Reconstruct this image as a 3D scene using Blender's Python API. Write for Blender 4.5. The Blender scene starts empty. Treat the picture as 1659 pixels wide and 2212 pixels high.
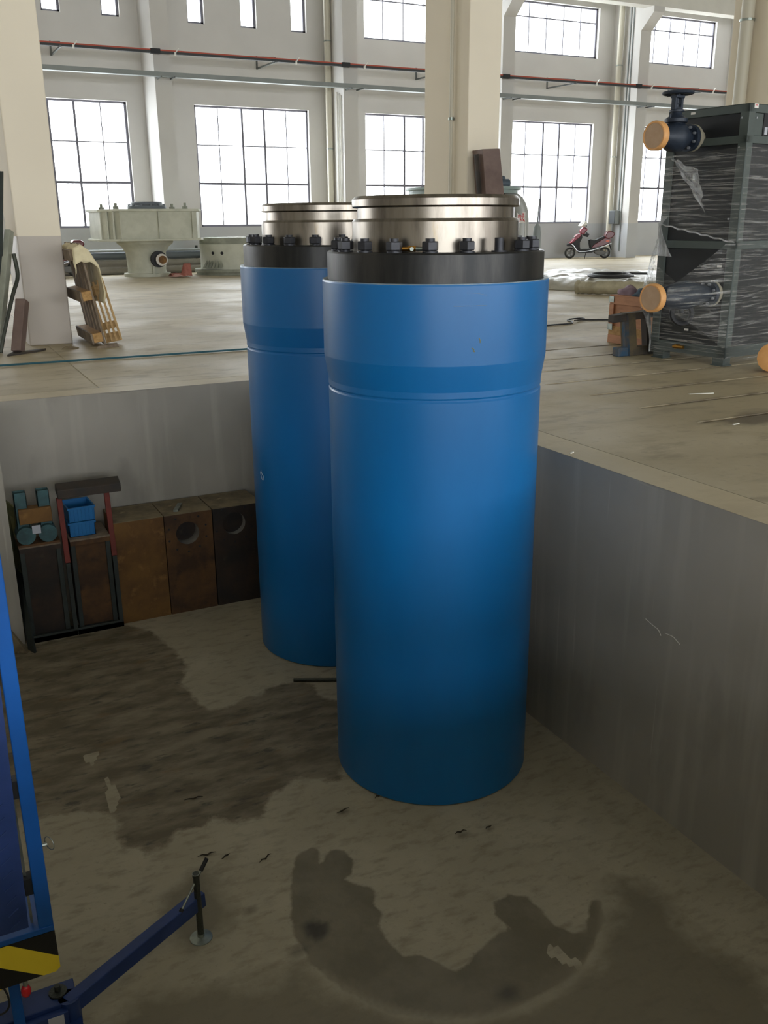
import bpy, bmesh, math, random
import numpy as np
from mathutils import Vector, Matrix, noise as mnoise
random.seed(7)
PI = math.pi
S = bpy.context.scene
COL = S.collection

# ------------------------------------------------------------------ camera
cam_d = bpy.data.cameras.new('camera')
cam = bpy.data.objects.new('camera', cam_d)
COL.objects.link(cam)
S.camera = cam
cam_d.sensor_fit = 'HORIZONTAL'
cam_d.sensor_width = 36.0
cam_d.lens = 1970.0 / 1659.0 * 36.0
cam_d.clip_start = 0.05
cam_d.clip_end = 300
yaw, pitch, roll = [math.radians(a) for a in (26.62, -17.65, 0.475)]
fwd = Vector((math.sin(yaw) * math.cos(pitch), math.cos(yaw) * math.cos(pitch), math.sin(pitch)))
rgt = Vector((math.cos(yaw), -math.sin(yaw), 0))
dwn = -(rgt.cross(fwd))
r2 = rgt * math.cos(roll) + dwn * math.sin(roll)
d2 = -rgt * math.sin(roll) + dwn * math.cos(roll)
cam.matrix_world = Matrix(((r2.x, -d2.x, -fwd.x, 0), (r2.y, -d2.y, -fwd.y, 0), (r2.z, -d2.z, -fwd.z, 1.1), (0, 0, 0, 1)))

# ------------------------------------------------------------------ sky and exposure
W = bpy.data.worlds.new('overcast_sky')
S.world = W
W.use_nodes = True
bg = W.node_tree.nodes['Background']
bg.inputs[0].default_value = (0.93, 0.965, 1.0, 1)
bg.inputs[1].default_value = 6.0
S.view_settings.view_transform = 'Standard'
S.view_settings.look = 'None'
S.view_settings.gamma = 1
S.view_settings.exposure = 1.0
S.cycles.max_bounces = 10
S.cycles.diffuse_bounces = 7
S.cycles.glossy_bounces = 4
S.cycles.transparent_max_bounces = 16
S.cycles.caustics_reflective = False
S.cycles.caustics_refractive = False
S.cycles.sample_clamp_indirect = 6

FAR = 23.6       # inner face of the far wall
NEAR = -20.0     # inner face of the wall behind the camera
XL, XR = -20.0, 38.0
CEIL = 9.4
BAY = 4.6

def portal(x0, x1, z0, z1, y, inward):
    d = bpy.data.lights.new('daylight_portal', 'AREA')
    d.shape = 'RECTANGLE'
    d.size, d.size_y = x1 - x0, z1 - z0
    d.cycles.is_portal = True
    o = bpy.data.objects.new('daylight_portal', d)
    COL.objects.link(o)
    o.location = ((x0 + x1) / 2, y, (z0 + z1) / 2)
    o.rotation_euler = ((PI / 2) * inward, 0, 0)

# ------------------------------------------------------------------ materials
def lin(h):
    if isinstance(h, tuple):
        return (h[0], h[1], h[2], 1)
    v = [int(h[i:i + 2], 16) / 255 for i in (1, 3, 5)]
    return tuple([(c / 12.92 if c <= .04045 else ((c + .055) / 1.055) ** 2.4) for c in v] + [1])

def mat(name, col, rough=.6, metal=0, col2=None, scale=6, amount=.5, stretch=(1, 1, 1), bump=0, bscale=40, spec=.5, coat=0, detail=6, lo=.4, hi=.65, col3=None, scale3=20, lo3=.55, hi3=.7):
    m = bpy.data.materials.new(name)
    m.use_nodes = True
    nt = m.node_tree
    N, L = nt.nodes, nt.links
    b = N['Principled BSDF']
    b.inputs['Base Color'].default_value = lin(col)
    b.inputs['Roughness'].default_value = rough
    b.inputs['Metallic'].default_value = metal
    b.inputs['Specular IOR Level'].default_value = spec
    if coat:
        b.inputs['Coat Weight'].default_value = coat
        b.inputs['Coat Roughness'].default_value = .12
    tc = N.new('ShaderNodeTexCoord')
    mp = N.new('ShaderNodeMapping')
    mp.inputs['Scale'].default_value = stretch
    L.new(tc.outputs['Object'], mp.inputs[0])
    last = None
    def layer(c_in, c2, sc, lo_, hi_, am):
        n = N.new('ShaderNodeTexNoise')
        n.inputs['Scale'].default_value = sc
        n.inputs['Detail'].default_value = detail
        n.inputs['Roughness'].default_value = .6
        L.new(mp.outputs[0], n.inputs['Vector'])
        r = N.new('ShaderNodeMapRange')
        r.inputs['From Min'].default_value = lo_
        r.inputs['From Max'].default_value = hi_
        r.inputs['To Max'].default_value = am
        L.new(n.outputs['Fac'], r.inputs[0])
        mx = N.new('ShaderNodeMix')
        mx.data_type = 'RGBA'
        L.new(r.outputs[0], mx.inputs[0])
        if hasattr(c_in, 'links'):
            L.new(c_in, mx.inputs[6])
        else:
            mx.inputs[6].default_value = c_in
        mx.inputs[7].default_value = lin(c2)
        return mx.outputs[2]
    if col2:
        last = layer(lin(col), col2, scale, lo, hi, amount)
        if col3:
            last = layer(last, col3, scale3, lo3, hi3, .8)
        L.new(last, b.inputs['Base Color'])
    if bump:
        n = N.new('ShaderNodeTexNoise')
        n.inputs['Scale'].default_value = bscale
        n.inputs['Detail'].default_value = 4
        L.new(mp.outputs[0], n.inputs['Vector'])
        bp = N.new('ShaderNodeBump')
        bp.inputs['Strength'].default_value = bump
        bp.inputs['Distance'].default_value = .01
        L.new(n.outputs['Fac'], bp.inputs['Height'])
        L.new(bp.outputs[0], b.inputs['Normal'])
    return m

M = {}
M['plaster'] = mat('plaster_white', '#dcdad2', .85, col2='#cfcdc4', scale=1.2, amount=.6)
M['ceiling'] = mat('ceiling_paint', '#b0afa8', .9)
M['blue'] = mat('blue_gloss_paint', '#036aac', .36, col2='#03619f', scale=2.5, amount=.6, stretch=(1, 1, .4), coat=.12, bump=.02, bscale=9)
M['flange'] = mat('black_oiled_steel', '#2e2f30', .38, .7, col2='#4c4b49', scale=3, amount=.7, stretch=(4, 4, .6), bump=.03, bscale=60)
M['steel'] = mat('machined_steel', '#989187', .3, 1, col2='#69625a', scale=9, amount=.85, stretch=(1.5, 1.5, .25), col3='#8a7448', scale3=11, lo3=.62, hi3=.75, bump=.02, bscale=30)  # upright streaks in the colour stand in for reflected windows
M['steel_dull'] = mat('dull_machined_steel', '#8f8a80', .4, 1, col2='#7b7263', scale=8, amount=.6)
M['nut'] = mat('black_nut_steel', '#3a3b40', .45, .5, col2='#4a4b50', scale=30)
M['brass'] = mat('brass', '#b98a45', .3, 1)
M['rim'] = mat('scraped_blue_edge', '#8f9ca3', .5, .2, col2='#3c6f9c', scale=20)
M['frame'] = mat('window_frame_paint', '#6d6c76', .6)
M['red_rail'] = mat('red_plastic_rail', '#b4503c', .6)
M['dark_rail'] = mat('dark_rail', '#3c4042', .7)
M['duct'] = mat('grey_green_duct', '#868c8b', .6, col2='#959b99', scale=3)
M['bracket'] = mat('grey_bracket', '#5f6361', .6)
M['cream_pipe'] = mat('cream_plastic_pipe', '#c3bead', .5)
M['rust_block'] = mat('rust_brown_steel', '#4a3626', .75, .2, col2='#7a5630', scale=4, amount=.8, col3='#2a2320', scale3=7, bump=.15, bscale=25)
M['ochre_block'] = mat('ochre_rust_steel', '#7d5a2c', .7, .15, col2='#5a3d22', scale=4, amount=.9, col3='#9a7440', scale3=9, bump=.15, bscale=25)
M['dark_block'] = mat('dark_oily_steel', '#2f2a26', .6, .3, col2='#4d3a2c', scale=4, amount=.8, col3='#5a5142', scale3=6, lo3=.6, hi3=.75, bump=.15, bscale=25)
M['dusty_top'] = mat('dusty_steel_top', '#877a5f', .8, .0, col2='#5e5240', scale=6, amount=.9, col3='#b9a983', scale3=5, lo3=.62, hi3=.72)
M['bore'] = mat('bright_bore', '#a09d95', .45, .1, col2='#4a3a30', scale=10)
M['oxide_red'] = mat('red_oxide_paint', '#7a3228', .7, col2='#5a2a22', scale=12)
M['dark_green_steel'] = mat('dark_green_grey_steel', '#3b423f', .65, .2, col2='#2c2a27', scale=8)
M['teal'] = mat('teal_painted_steel', '#3f6468', .55, .1, col2='#2f4446', scale=14, amount=.8)
M['crate_blue'] = mat('blue_plastic', '#146fae', .45)
M['tag_white'] = mat('white_tag', '#b9bcc4', .7)
M['wood'] = mat('pale_wood', '#bf9f6f', .75, col2='#a18253', scale=6, stretch=(1, 1, 6), amount=.8)
M['wood_old'] = mat('old_grey_wood', '#8c7d6b', .85, col2='#6b5d4d', scale=6, stretch=(2, 2, 1), amount=.9)
M['wood_end'] = mat('orange_wood', '#bd9661', .8, col2='#9a7440', scale=30, amount=.8)
M['wood_red'] = mat('red_brown_plywood', '#c08a66', .7, col2='#a87656', scale=5, stretch=(1, 1, 4), amount=.8)
M['canvas'] = mat('beige_canvas', '#e8dcb8', .9, col2='#b8a985', scale=7, amount=.4, bump=.1, bscale=14)
M['grey_green'] = mat('pale_grey_green_paint', '#c3c4b4', .6, col2='#aeb09f', scale=4, amount=.7)
M['grey_green_dark'] = mat('dirty_grey_green_paint', '#85887b', .7, col2='#a4a696', scale=4, amount=.8)
M['black'] = mat('black_rubber', '#1c1d20', .6)
M['dark_hose'] = mat('dark_hose', '#26272b', .5)
M['pipe_brown'] = mat('dull_brown_pipe', '#938e85', .7, col2='#7f7a72', scale=4)
M['pipe_dark'] = mat('dark_blue_grey_pipe', '#646b71', .6)
M['pipe_light'] = mat('light_grey_pipe', '#a5aaab', .5, .4)
M['scoot_red'] = mat('scooter_red', '#5e0f1a', .3, coat=.3)
M['scoot_pink'] = mat('scooter_faded_red', '#86243a', .35, coat=.3)
M['silver'] = mat('silver_plastic', '#b9bcc0', .3, .6)
M['white_gloss'] = mat('white_plastic', '#e6e6e0', .35)
M['orange_lens'] = mat('orange_lens', '#d2532a', .3)
M['tyre'] = mat('tyre_rubber', '#2b2a29', .8)
M['wheel_grey'] = mat('wheel_grey', '#5f5e5b', .5, .3)
M['rag_red'] = mat('faded_red_cloth', '#ab6e62', .9, col2='#925045', scale=20)
M['rag_pink'] = mat('pink_cloth', '#c9a199', .9, col2='#b07f78', scale=20)
M['purple'] = mat('mauve_cloth', '#a08a97', .9, col2='#b8a3af', scale=12, bump=.3, bscale=20)
M['denim'] = mat('blue_grey_cloth', '#4f6070', .9, col2='#3d4c5c', scale=20, bump=.3, bscale=20)
M['plastic_sheet'] = mat('dusty_plastic_sheet', '#b9b5a6', .35, col2='#a29e8e', scale=4, amount=.8, bump=.5, bscale=6)
M['plastic_roll'] = mat('beige_wrapped_roll', '#b1a98f', .5, col2='#8d866f', scale=5, amount=.8, bump=.5, bscale=9)
M['cabinet'] = mat('dark_green_grey_cabinet', '#4d5653', .5, col2='#444d4a', scale=5)
M['panel'] = mat('charcoal_panel', '#16191c', .45, col2='#1d2124', scale=3)
M['valve'] = mat('navy_black_casting', '#222b38', .5, .1, col2='#2d3846', scale=25, bump=.1, bscale=60)
M['valve_flange'] = mat('pale_flange_edge', '#a39d8a', .5, .2)
M['orange_cap'] = mat('orange_plastic_cap', '#dfa668', .5, col2='#cf9454', scale=12)
M['cap_face'] = mat('tan_cap_face', '#b99b7d', .6, col2='#ab8a68', scale=14)
M['bolt_bright'] = mat('bright_bolt', '#b8bcc2', .3, .7)
M['lift_blue'] = mat('lift_blue_paint', '#0a55a4', .38, col2='#094b92', scale=6, bump=.04, bscale=25)
M['lift_blue_worn'] = mat('worn_dark_blue_paint', '#28407a', .45, .1, col2='#1d3566', scale=6, amount=.8, col3='#7c8188', scale3=9, lo3=.66, hi3=.78)
M['tread_worn'] = mat('worn_tread_edge', '#3f5488', .4, .3)
M['hazard_black'] = mat('hazard_black', '#141413', .5)
M['hazard_yellow'] = mat('hazard_yellow', '#f6da38', .5, col2='#ecd034', scale=9, col3='#7d6c2b', scale3=11, lo3=.68, hi3=.8)
M['beacon_red'] = mat('red_reflector', '#d8202a', .25, coat=.4)
M['galv'] = mat('galvanised_steel', '#a0a79f', .38, .8, col2='#7d857e', scale=18, amount=.8)
M['screw'] = mat('dark_screw_steel', '#4c4f48', .45, .7, bump=.4, bscale=120)
M['yellow_green'] = mat('chipped_yellow_green', '#8d8a5e', .8, col2='#5d6a55', scale=8, amount=.9)
M['blue_dirty'] = mat('dirty_blue_paint', '#2a4a62', .7, col2='#5b5146', scale=12, amount=.9)
M['brown_yellow'] = mat('brown_yellow_paint', '#5a4e36', .7, col2='#3e3933', scale=10, amount=.9)
M['dark_rust'] = mat('dark_rusted_beam', '#3b3834', .7, .2, col2='#4d4035', scale=7, amount=.8)
M['tube_brown'] = mat('brown_primer_steel', '#7b6860', .65, .1, col2='#5d4a45', scale=3, amount=.8)
M['motor'] = mat('blue_grey_motor', '#4d5964', .5, .2)
M['teal_flange'] = mat('pale_teal_paint', '#8fa09c', .5)
M['tank'] = mat('light_grey_tank', '#a9aba7', .4, .1)
M['sticker'] = mat('white_sticker', '#e6e2dc', .7)
M['red_ink'] = mat('red_ink', '#cc2033', .7)
M['blue_hose'] = mat('blue_green_hose', '#2b5a66', .6)
M['paper'] = mat('white_scrap', '#dcdace', .8)
M['dark_leaf'] = mat('dark_debris', '#3a3226', .9)

# two-tone plaster: gloss grey dado below 1.0 m
def two_tone(name, upper, lower, h=1.0):
    m = mat(name, upper, .85)
    nt = m.node_tree; N, L = nt.nodes, nt.links
    b = N['Principled BSDF']
    g = N.new('ShaderNodeNewGeometry'); s = N.new('ShaderNodeSeparateXYZ')
    L.new(g.outputs['Position'], s.inputs[0])
    n = N.new('ShaderNodeTexNoise'); n.inputs['Scale'].default_value = 3; L.new(g.outputs['Position'], n.inputs['Vector'])
    mm = N.new('ShaderNodeMath'); mm.operation = 'MULTIPLY_ADD'; mm.inputs[1].default_value = .015
    L.new(n.outputs['Fac'], mm.inputs[0]); L.new(s.outputs['Z'], mm.inputs[2])
    r = N.new('ShaderNodeMath'); r.operation = 'GREATER_THAN'; r.inputs[1].default_value = h + .007
    L.new(mm.outputs[0], r.inputs[0])
    n2 = N.new('ShaderNodeTexNoise'); n2.inputs['Scale'].default_value = 1.1; n2.inputs['Detail'].default_value = 5
    L.new(g.outputs['Position'], n2.inputs['Vector'])
    def two(c):
        mx = N.new('ShaderNodeMix'); mx.data_type = 'RGBA'
        L.new(n2.outputs['Fac'], mx.inputs[0])
        cc = lin(c); mx.inputs[6].default_value = tuple([v * .9 for v in cc[:3]] + [1]); mx.inputs[7].default_value = tuple([min(1, v * 1.06) for v in cc[:3]] + [1])
        return mx.outputs[2]
    mx = N.new('ShaderNodeMix'); mx.data_type = 'RGBA'
    L.new(r.outputs[0], mx.inputs[0]); L.new(two(lower), mx.inputs[6]); L.new(two(upper), mx.inputs[7])
    L.new(mx.outputs[2], b.inputs['Base Color'])
    rr = N.new('ShaderNodeMapRange'); rr.inputs['To Min'].default_value = .45; rr.inputs['To Max'].default_value = .85
    L.new(r.outputs[0], rr.inputs[0]); L.new(rr.outputs[0], b.inputs['Roughness'])
    return m
M['wall'] = two_tone('wall_paint', '#cfcdc9', '#bbbec1')
M['column'] = two_tone('column_paint', '#e6dcc8', '#b5aca1')

# glass that lets daylight through
def glass_mat():
    m = bpy.data.materials.new('window_glass'); m.use_nodes = True
    N, L = m.node_tree.nodes, m.node_tree.links
    N.remove(N['Principled BSDF'])
    t = N.new('ShaderNodeBsdfTransparent'); t.inputs[0].default_value = (.96, .97, .97, 1)
    g = N.new('ShaderNodeBsdfGlossy'); g.inputs['Roughness'].default_value = .05
    x = N.new('ShaderNodeMixShader'); x.inputs[0].default_value = .05
    L.new(t.outputs[0], x.inputs[1]); L.new(g.outputs[0], x.inputs[2])
    L.new(x.outputs[0], N['Material Output'].inputs[0])
    return m
M['glass'] = glass_mat()

# clear stretch film: mostly see-through, wrinkled, milky along its folds
def film_mat(name, base, ax):
    m = bpy.data.materials.new(name); m.use_nodes = True
    N, L = m.node_tree.nodes, m.node_tree.links
    N.remove(N['Principled BSDF'])
    tc = N.new('ShaderNodeTexCoord'); mp = N.new('ShaderNodeMapping'); mp.inputs['Scale'].default_value = ax
    L.new(tc.outputs['Object'], mp.inputs[0])
    n = N.new('ShaderNodeTexNoise'); n.inputs['Scale'].default_value = 1; n.inputs['Detail'].default_value = 7; n.inputs['Roughness'].default_value = .72; n.inputs['Distortion'].default_value = .6
    L.new(mp.outputs[0], n.inputs['Vector'])
    r = N.new('ShaderNodeMapRange'); r.inputs['From Min'].default_value = .50; r.inputs['From Max'].default_value = .70
    r.inputs['To Min'].default_value = base; r.inputs['To Max'].default_value = .82
    L.new(n.outputs['Fac'], r.inputs[0])
    bp = N.new('ShaderNodeBump'); bp.inputs['Strength'].default_value = .9; bp.inputs['Distance'].default_value = .02
    L.new(n.outputs['Fac'], bp.inputs['Height'])
    t = N.new('ShaderNodeBsdfTransparent')
    g = N.new('ShaderNodeBsdfGlossy'); g.inputs['Roughness'].default_value = .18; g.inputs[0].default_value = (.95, .97, 1, 1)
    L.new(bp.outputs[0], g.inputs['Normal'])
    d = N.new('ShaderNodeBsdfDiffuse'); d.inputs[0].default_value = (.62, .64, .62, 1)
    L.new(bp.outputs[0], d.inputs['Normal'])
    gd = N.new('ShaderNodeMixShader'); gd.inputs[0].default_value = .35
    L.new(g.outputs[0], gd.inputs[1]); L.new(d.outputs[0], gd.inputs[2])
    x = N.new('ShaderNodeMixShader')
    L.new(r.outputs[0], x.inputs[0]); L.new(t.outputs[0], x.inputs[1]); L.new(gd.outputs[0], x.inputs[2])
    L.new(x.outputs[0], N['Material Output'].inputs[0])
    return m
M['film_h'] = film_mat('stretch_film', .05, (2.2, 2.2, 55))
M['film_t'] = film_mat('taut_film', .16, (8, 8, 30))
M['film_d'] = film_mat('bunched_film', .4, (26, 26, 7))

# upper concrete floor: pale, slightly polished, dirt along the rail slots
def floor_mat():
    m = bpy.data.materials.new('polished_concrete_floor'); m.use_nodes = True
    N, L = m.node_tree.nodes, m.node_tree.links
    b = N['Principled BSDF']
    g = N.new('ShaderNodeNewGeometry'); s = N.new('ShaderNodeSeparateXYZ'); L.new(g.outputs['Position'], s.inputs[0])
    def noise(sc, st=(1, 1, 1), det=6, rough=.6):
        mp = N.new('ShaderNodeMapping'); mp.inputs['Scale'].default_value = st; L.new(g.outputs['Position'], mp.inputs[0])
        n = N.new('ShaderNodeTexNoise'); n.inputs['Scale'].default_value = sc; n.inputs['Detail'].default_value = det; n.inputs['Roughness'].default_value = rough
        L.new(mp.outputs[0], n.inputs['Vector']); return n.outputs['Fac']
    def math_(op, a, b_=None, c=None):
        x = N.new('ShaderNodeMath'); x.operation = op
        for i, v in enumerate((a, b_, c)):
            if v is None: continue
            if hasattr(v, 'links'): L.new(v, x.inputs[i])
            else: x.inputs[i].default_value = v
        return x.outputs[0]
    def rng(v, a, b_, c=0, d=1):
        r = N.new('ShaderNodeMapRange'); L.new(v, r.inputs[0]); r.interpolation_type = 'SMOOTHSTEP'
        for i, k in zip((1, 2, 3, 4), (a, b_, c, d)): r.inputs[i].default_value = k
        return r.outputs[0]
    def mix(f, a, c):
        mx = N.new('ShaderNodeMix'); mx.data_type = 'RGBA'; L.new(f, mx.inputs[0])
        for i, v in ((6, a), (7, c)):
            if hasattr(v, 'links'): L.new(v, mx.inputs[i])
            else: mx.inputs[i].default_value = lin(v)
        return mx.outputs[2]
    c = mix(rng(noise(.55, (1, 1.5, 1)), .38, .62), '#ab9e80', '#c0b498')
    c = mix(rng(noise(2.3, (1, 2.2, 1)), .5, .68, 0, .6), c, '#8f8269')
    c = mix(rng(noise(18), .55, .75, 0, .35), c, '#7e7463')
    # dirt beside the slots (spacing 0.48 m, from x = 3.88)
    yy = math_('MULTIPLY_ADD', s.outputs['Y'], 1 / .483, -3.74 / .483 + .5)
    fr = math_('ABSOLUTE', math_('SUBTRACT', math_('FRACT', yy), .5))
    near = rng(fr, .02, .13, 1, 0)
    inx = rng(s.outputs['X'], 3.80, 4.0)
    inx2 = rng(s.outputs['X'], 8.7, 9.2, 1, 0)
    iny = rng(s.outputs['Y'], 6.8, 6.9, 1, 0)
    iny2 = rng(s.outputs['Y'], 2.9, 3.1)
    dn = rng(noise(2.2, (1, 6, 1)), .38, .62)
    d = math_('MULTIPLY', math_('MULTIPLY', math_('MULTIPLY', near, inx), math_('MULTIPLY', inx2, iny)), math_('MULTIPLY', dn, iny2))
    c = mix(math_('MULTIPLY', d, .8), c, '#5a4e3e')
    # oily patch round the nearest slot end
    mp = N.new('ShaderNodeMapping'); mp.inputs['Location'].default_value = (-4.35, -3.66, 0); L.new(g.outputs['Position'], mp.inputs[0])
    mp2 = N.new('ShaderNodeMapping'); mp2.inputs['Scale'].default_value = (1.4, 4.2, 1); L.new(mp.outputs[0], mp2.inputs[0])
    ln = N.new('ShaderNodeVectorMath'); ln.operation = 'LENGTH'; L.new(mp2.outputs[0], ln.inputs[0])
    o = rng(math_('ADD', ln.outputs['Value'], math_('MULTIPLY', noise(5), .9)), .75, 1.15, .75, 0)
    c = mix(o, c, '#54483a')
    # paler cast kerb strip along the pit
    kerb = math_('MULTIPLY', rng(s.outputs['X'], 2.955, 2.965, 1, 0), rng(s.outputs['Y'], 6.62, 6.63, 1, 0))
    c = mix(math_('MULTIPLY', kerb, .55), c, '#cdbf9f')
    L.new(c, b.inputs['Base Color'])
    L.new(rng(noise(1.2), .3, .7, .5, .68), b.inputs['Roughness'])
    bp = N.new('ShaderNodeBump'); bp.inputs['Strength'].default_value = .12; bp.inputs['Distance'].default_value = .01
    L.new(noise(25), bp.inputs['Height']); L.new(bp.outputs[0], b.inputs['Normal'])
    return m
M['floor'] = floor_mat()

def pit_wall_mat():
    m = bpy.data.materials.new('pit_wall_render'); m.use_nodes = True
    N, L = m.node_tree.nodes, m.node_tree.links
    b = N['Principled BSDF']; b.inputs['Roughness'].default_value = .62
    g = N.new('ShaderNodeNewGeometry')
    def noise(sc, st, det=5):
        mp = N.new('ShaderNodeMapping'); mp.inputs['Scale'].default_value = st; L.new(g.outputs['Position'], mp.inputs[0])
        n = N.new('ShaderNodeTexNoise'); n.inputs['Scale'].default_value = sc; n.inputs['Detail'].default_value = det; L.new(mp.outputs[0], n.inputs['Vector']); return n.outputs['Fac']
    def rng(v, a, b_, c=0, d=1):
        r = N.new('ShaderNodeMapRange'); L.new(v, r.inputs[0])
        for i, k in zip((1, 2, 3, 4), (a, b_, c, d)): r.inputs[i].default_value = k
        return r.outputs[0]
    def mix(f, a, c):
        mx = N.new('ShaderNodeMix'); mx.data_type = 'RGBA'; L.new(f, mx.inputs[0])
        for i, v in ((6, a), (7, c)):
            if hasattr(v, 'links'): L.new(v, mx.inputs[i])
            else: mx.inputs[i].default_value = lin(v)
        return mx.outputs[2]
    c = mix(rng(noise(1.4, (1, 1, .8)), .35, .65), '#9c978c', '#aba599')
    c = mix(rng(noise(9, (1, 1, .08)), .52, .66, 0, .45), c, '#b8b3a6')      # vertical trowel streaks
    c = mix(rng(noise(30, (1, 1, .03), 2), .7, .74, 0, .45), c, '#c0bbaf')    # thin runs
    c = mix(rng(noise(3, (1, 1, .5)), .6, .72, 0, .4), c, '#77736d')
    L.new(c, b.inputs['Base Color'])
    bp = N.new('ShaderNodeBump'); bp.inputs['Strength'].default_value = .15; bp.inputs['Distance'].default_value = .01
    L.new(noise(9, (1, 1, .15)), bp.inputs['Height']); L.new(bp.outputs[0], b.inputs['Normal'])
    return m
M['pit_wall'] = pit_wall_mat()

def pit_floor_mat():
    m = bpy.data.materials.new('stained_pit_concrete'); m.use_nodes = True
    N, L = m.node_tree.nodes, m.node_tree.links
    b = N['Principled BSDF']
    g = N.new('ShaderNodeNewGeometry')
    def noise(sc, st=(1, 1, 1), det=7):
        mp = N.new('ShaderNodeMapping'); mp.inputs['Scale'].default_value = st; mp.inputs['Rotation'].default_value = (0, 0, .5); L.new(g.outputs['Position'], mp.inputs[0])
        n = N.new('ShaderNodeTexNoise'); n.inputs['Scale'].default_value = sc; n.inputs['Detail'].default_value = det; n.inputs['Roughness'].default_value = .62; L.new(mp.outputs[0], n.inputs['Vector']); return n.outputs['Fac']
    def rng(v, a, b_, c=0, d=1):
        r = N.new('ShaderNodeMapRange'); L.new(v, r.inputs[0])
        for i, k in zip((1, 2, 3, 4), (a, b_, c, d)): r.inputs[i].default_value = k
        return r.outputs[0]
    def mix(f, a, c):
        mx = N.new('ShaderNodeMix'); mx.data_type = 'RGBA'
        if hasattr(f, 'links'): L.new(f, mx.inputs[0])
        for i, v in ((6, a), (7, c)):
            if hasattr(v, 'links'): L.new(v, mx.inputs[i])
            else: mx.inputs[i].default_value = lin(v)
        return mx.outputs[2]
    def attr(nm):
        a = N.new('ShaderNodeAttribute'); a.attribute_name = nm; return a.outputs['Fac']
    def mth(op, a, b_):
        x = N.new('ShaderNodeMath'); x.operation = op
        for i, v in enumerate((a, b_)):
            if hasattr(v, 'links'): L.new(v, x.inputs[i])
            else: x.inputs[i].default_value = v
        return x.outputs[0]
    base = mix(rng(noise(1.6), .35, .65), '#a49b84', '#b5ac95')
    base = mix(rng(noise(9, (1, 2.5, 1)), .5, .7, 0, .5), base, '#766b56')
    base = mix(rng(noise(45), .6, .75, 0, .4), base, '#5f5543')
    dark = mix(rng(noise(3.2, (1, 2.6, 1)), .4, .62), '#685e4a', '#8f8570')
    dark = mix(rng(noise(7, (1, 3, 1)), .56, .68, 0, .8), dark, '#474338')
    dark = mix(rng(noise(4, (1, 3, 1)), .6, .7, 0, .55), dark, '#7d6440')
    e = mth('ADD', attr('stain'), mth('MULTIPLY', mth('SUBTRACT', noise(14, det=4), .5), .9))
    c = mix(rng(e, -.12, .12), base, dark)
    oil = mix(rng(noise(5), .4, .6), '#756d58', '#847b66')
    e2 = mth('ADD', attr('damp'), mth('MULTIPLY', mth('SUBTRACT', noise(16, det=3), .5), .35))
    c = mix(rng(e2, -.05, .07), c, oil)
    e3 = mth('ADD', attr('darker_area'), mth('MULTIPLY', mth('SUBTRACT', noise(5), .5), 2.2))
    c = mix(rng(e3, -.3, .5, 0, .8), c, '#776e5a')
    c = mix(attr('ring'), c, '#a79e88')
    c = mix(attr('blot'), c, '#2f2a20')
    L.new(c, b.inputs['Base Color'])
    L.new(rng(e2, -.05, .07, .6, .45), b.inputs['Roughness'])
    bp = N.new('ShaderNodeBump'); bp.inputs['Strength'].default_value = .25; bp.inputs['Distance'].default_value = .008
    L.new(noise(22), bp.inputs['Height']); L.new(bp.outputs[0], b.inputs['Normal'])
    return m
M['pit_floor'] = pit_floor_mat()

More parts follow.
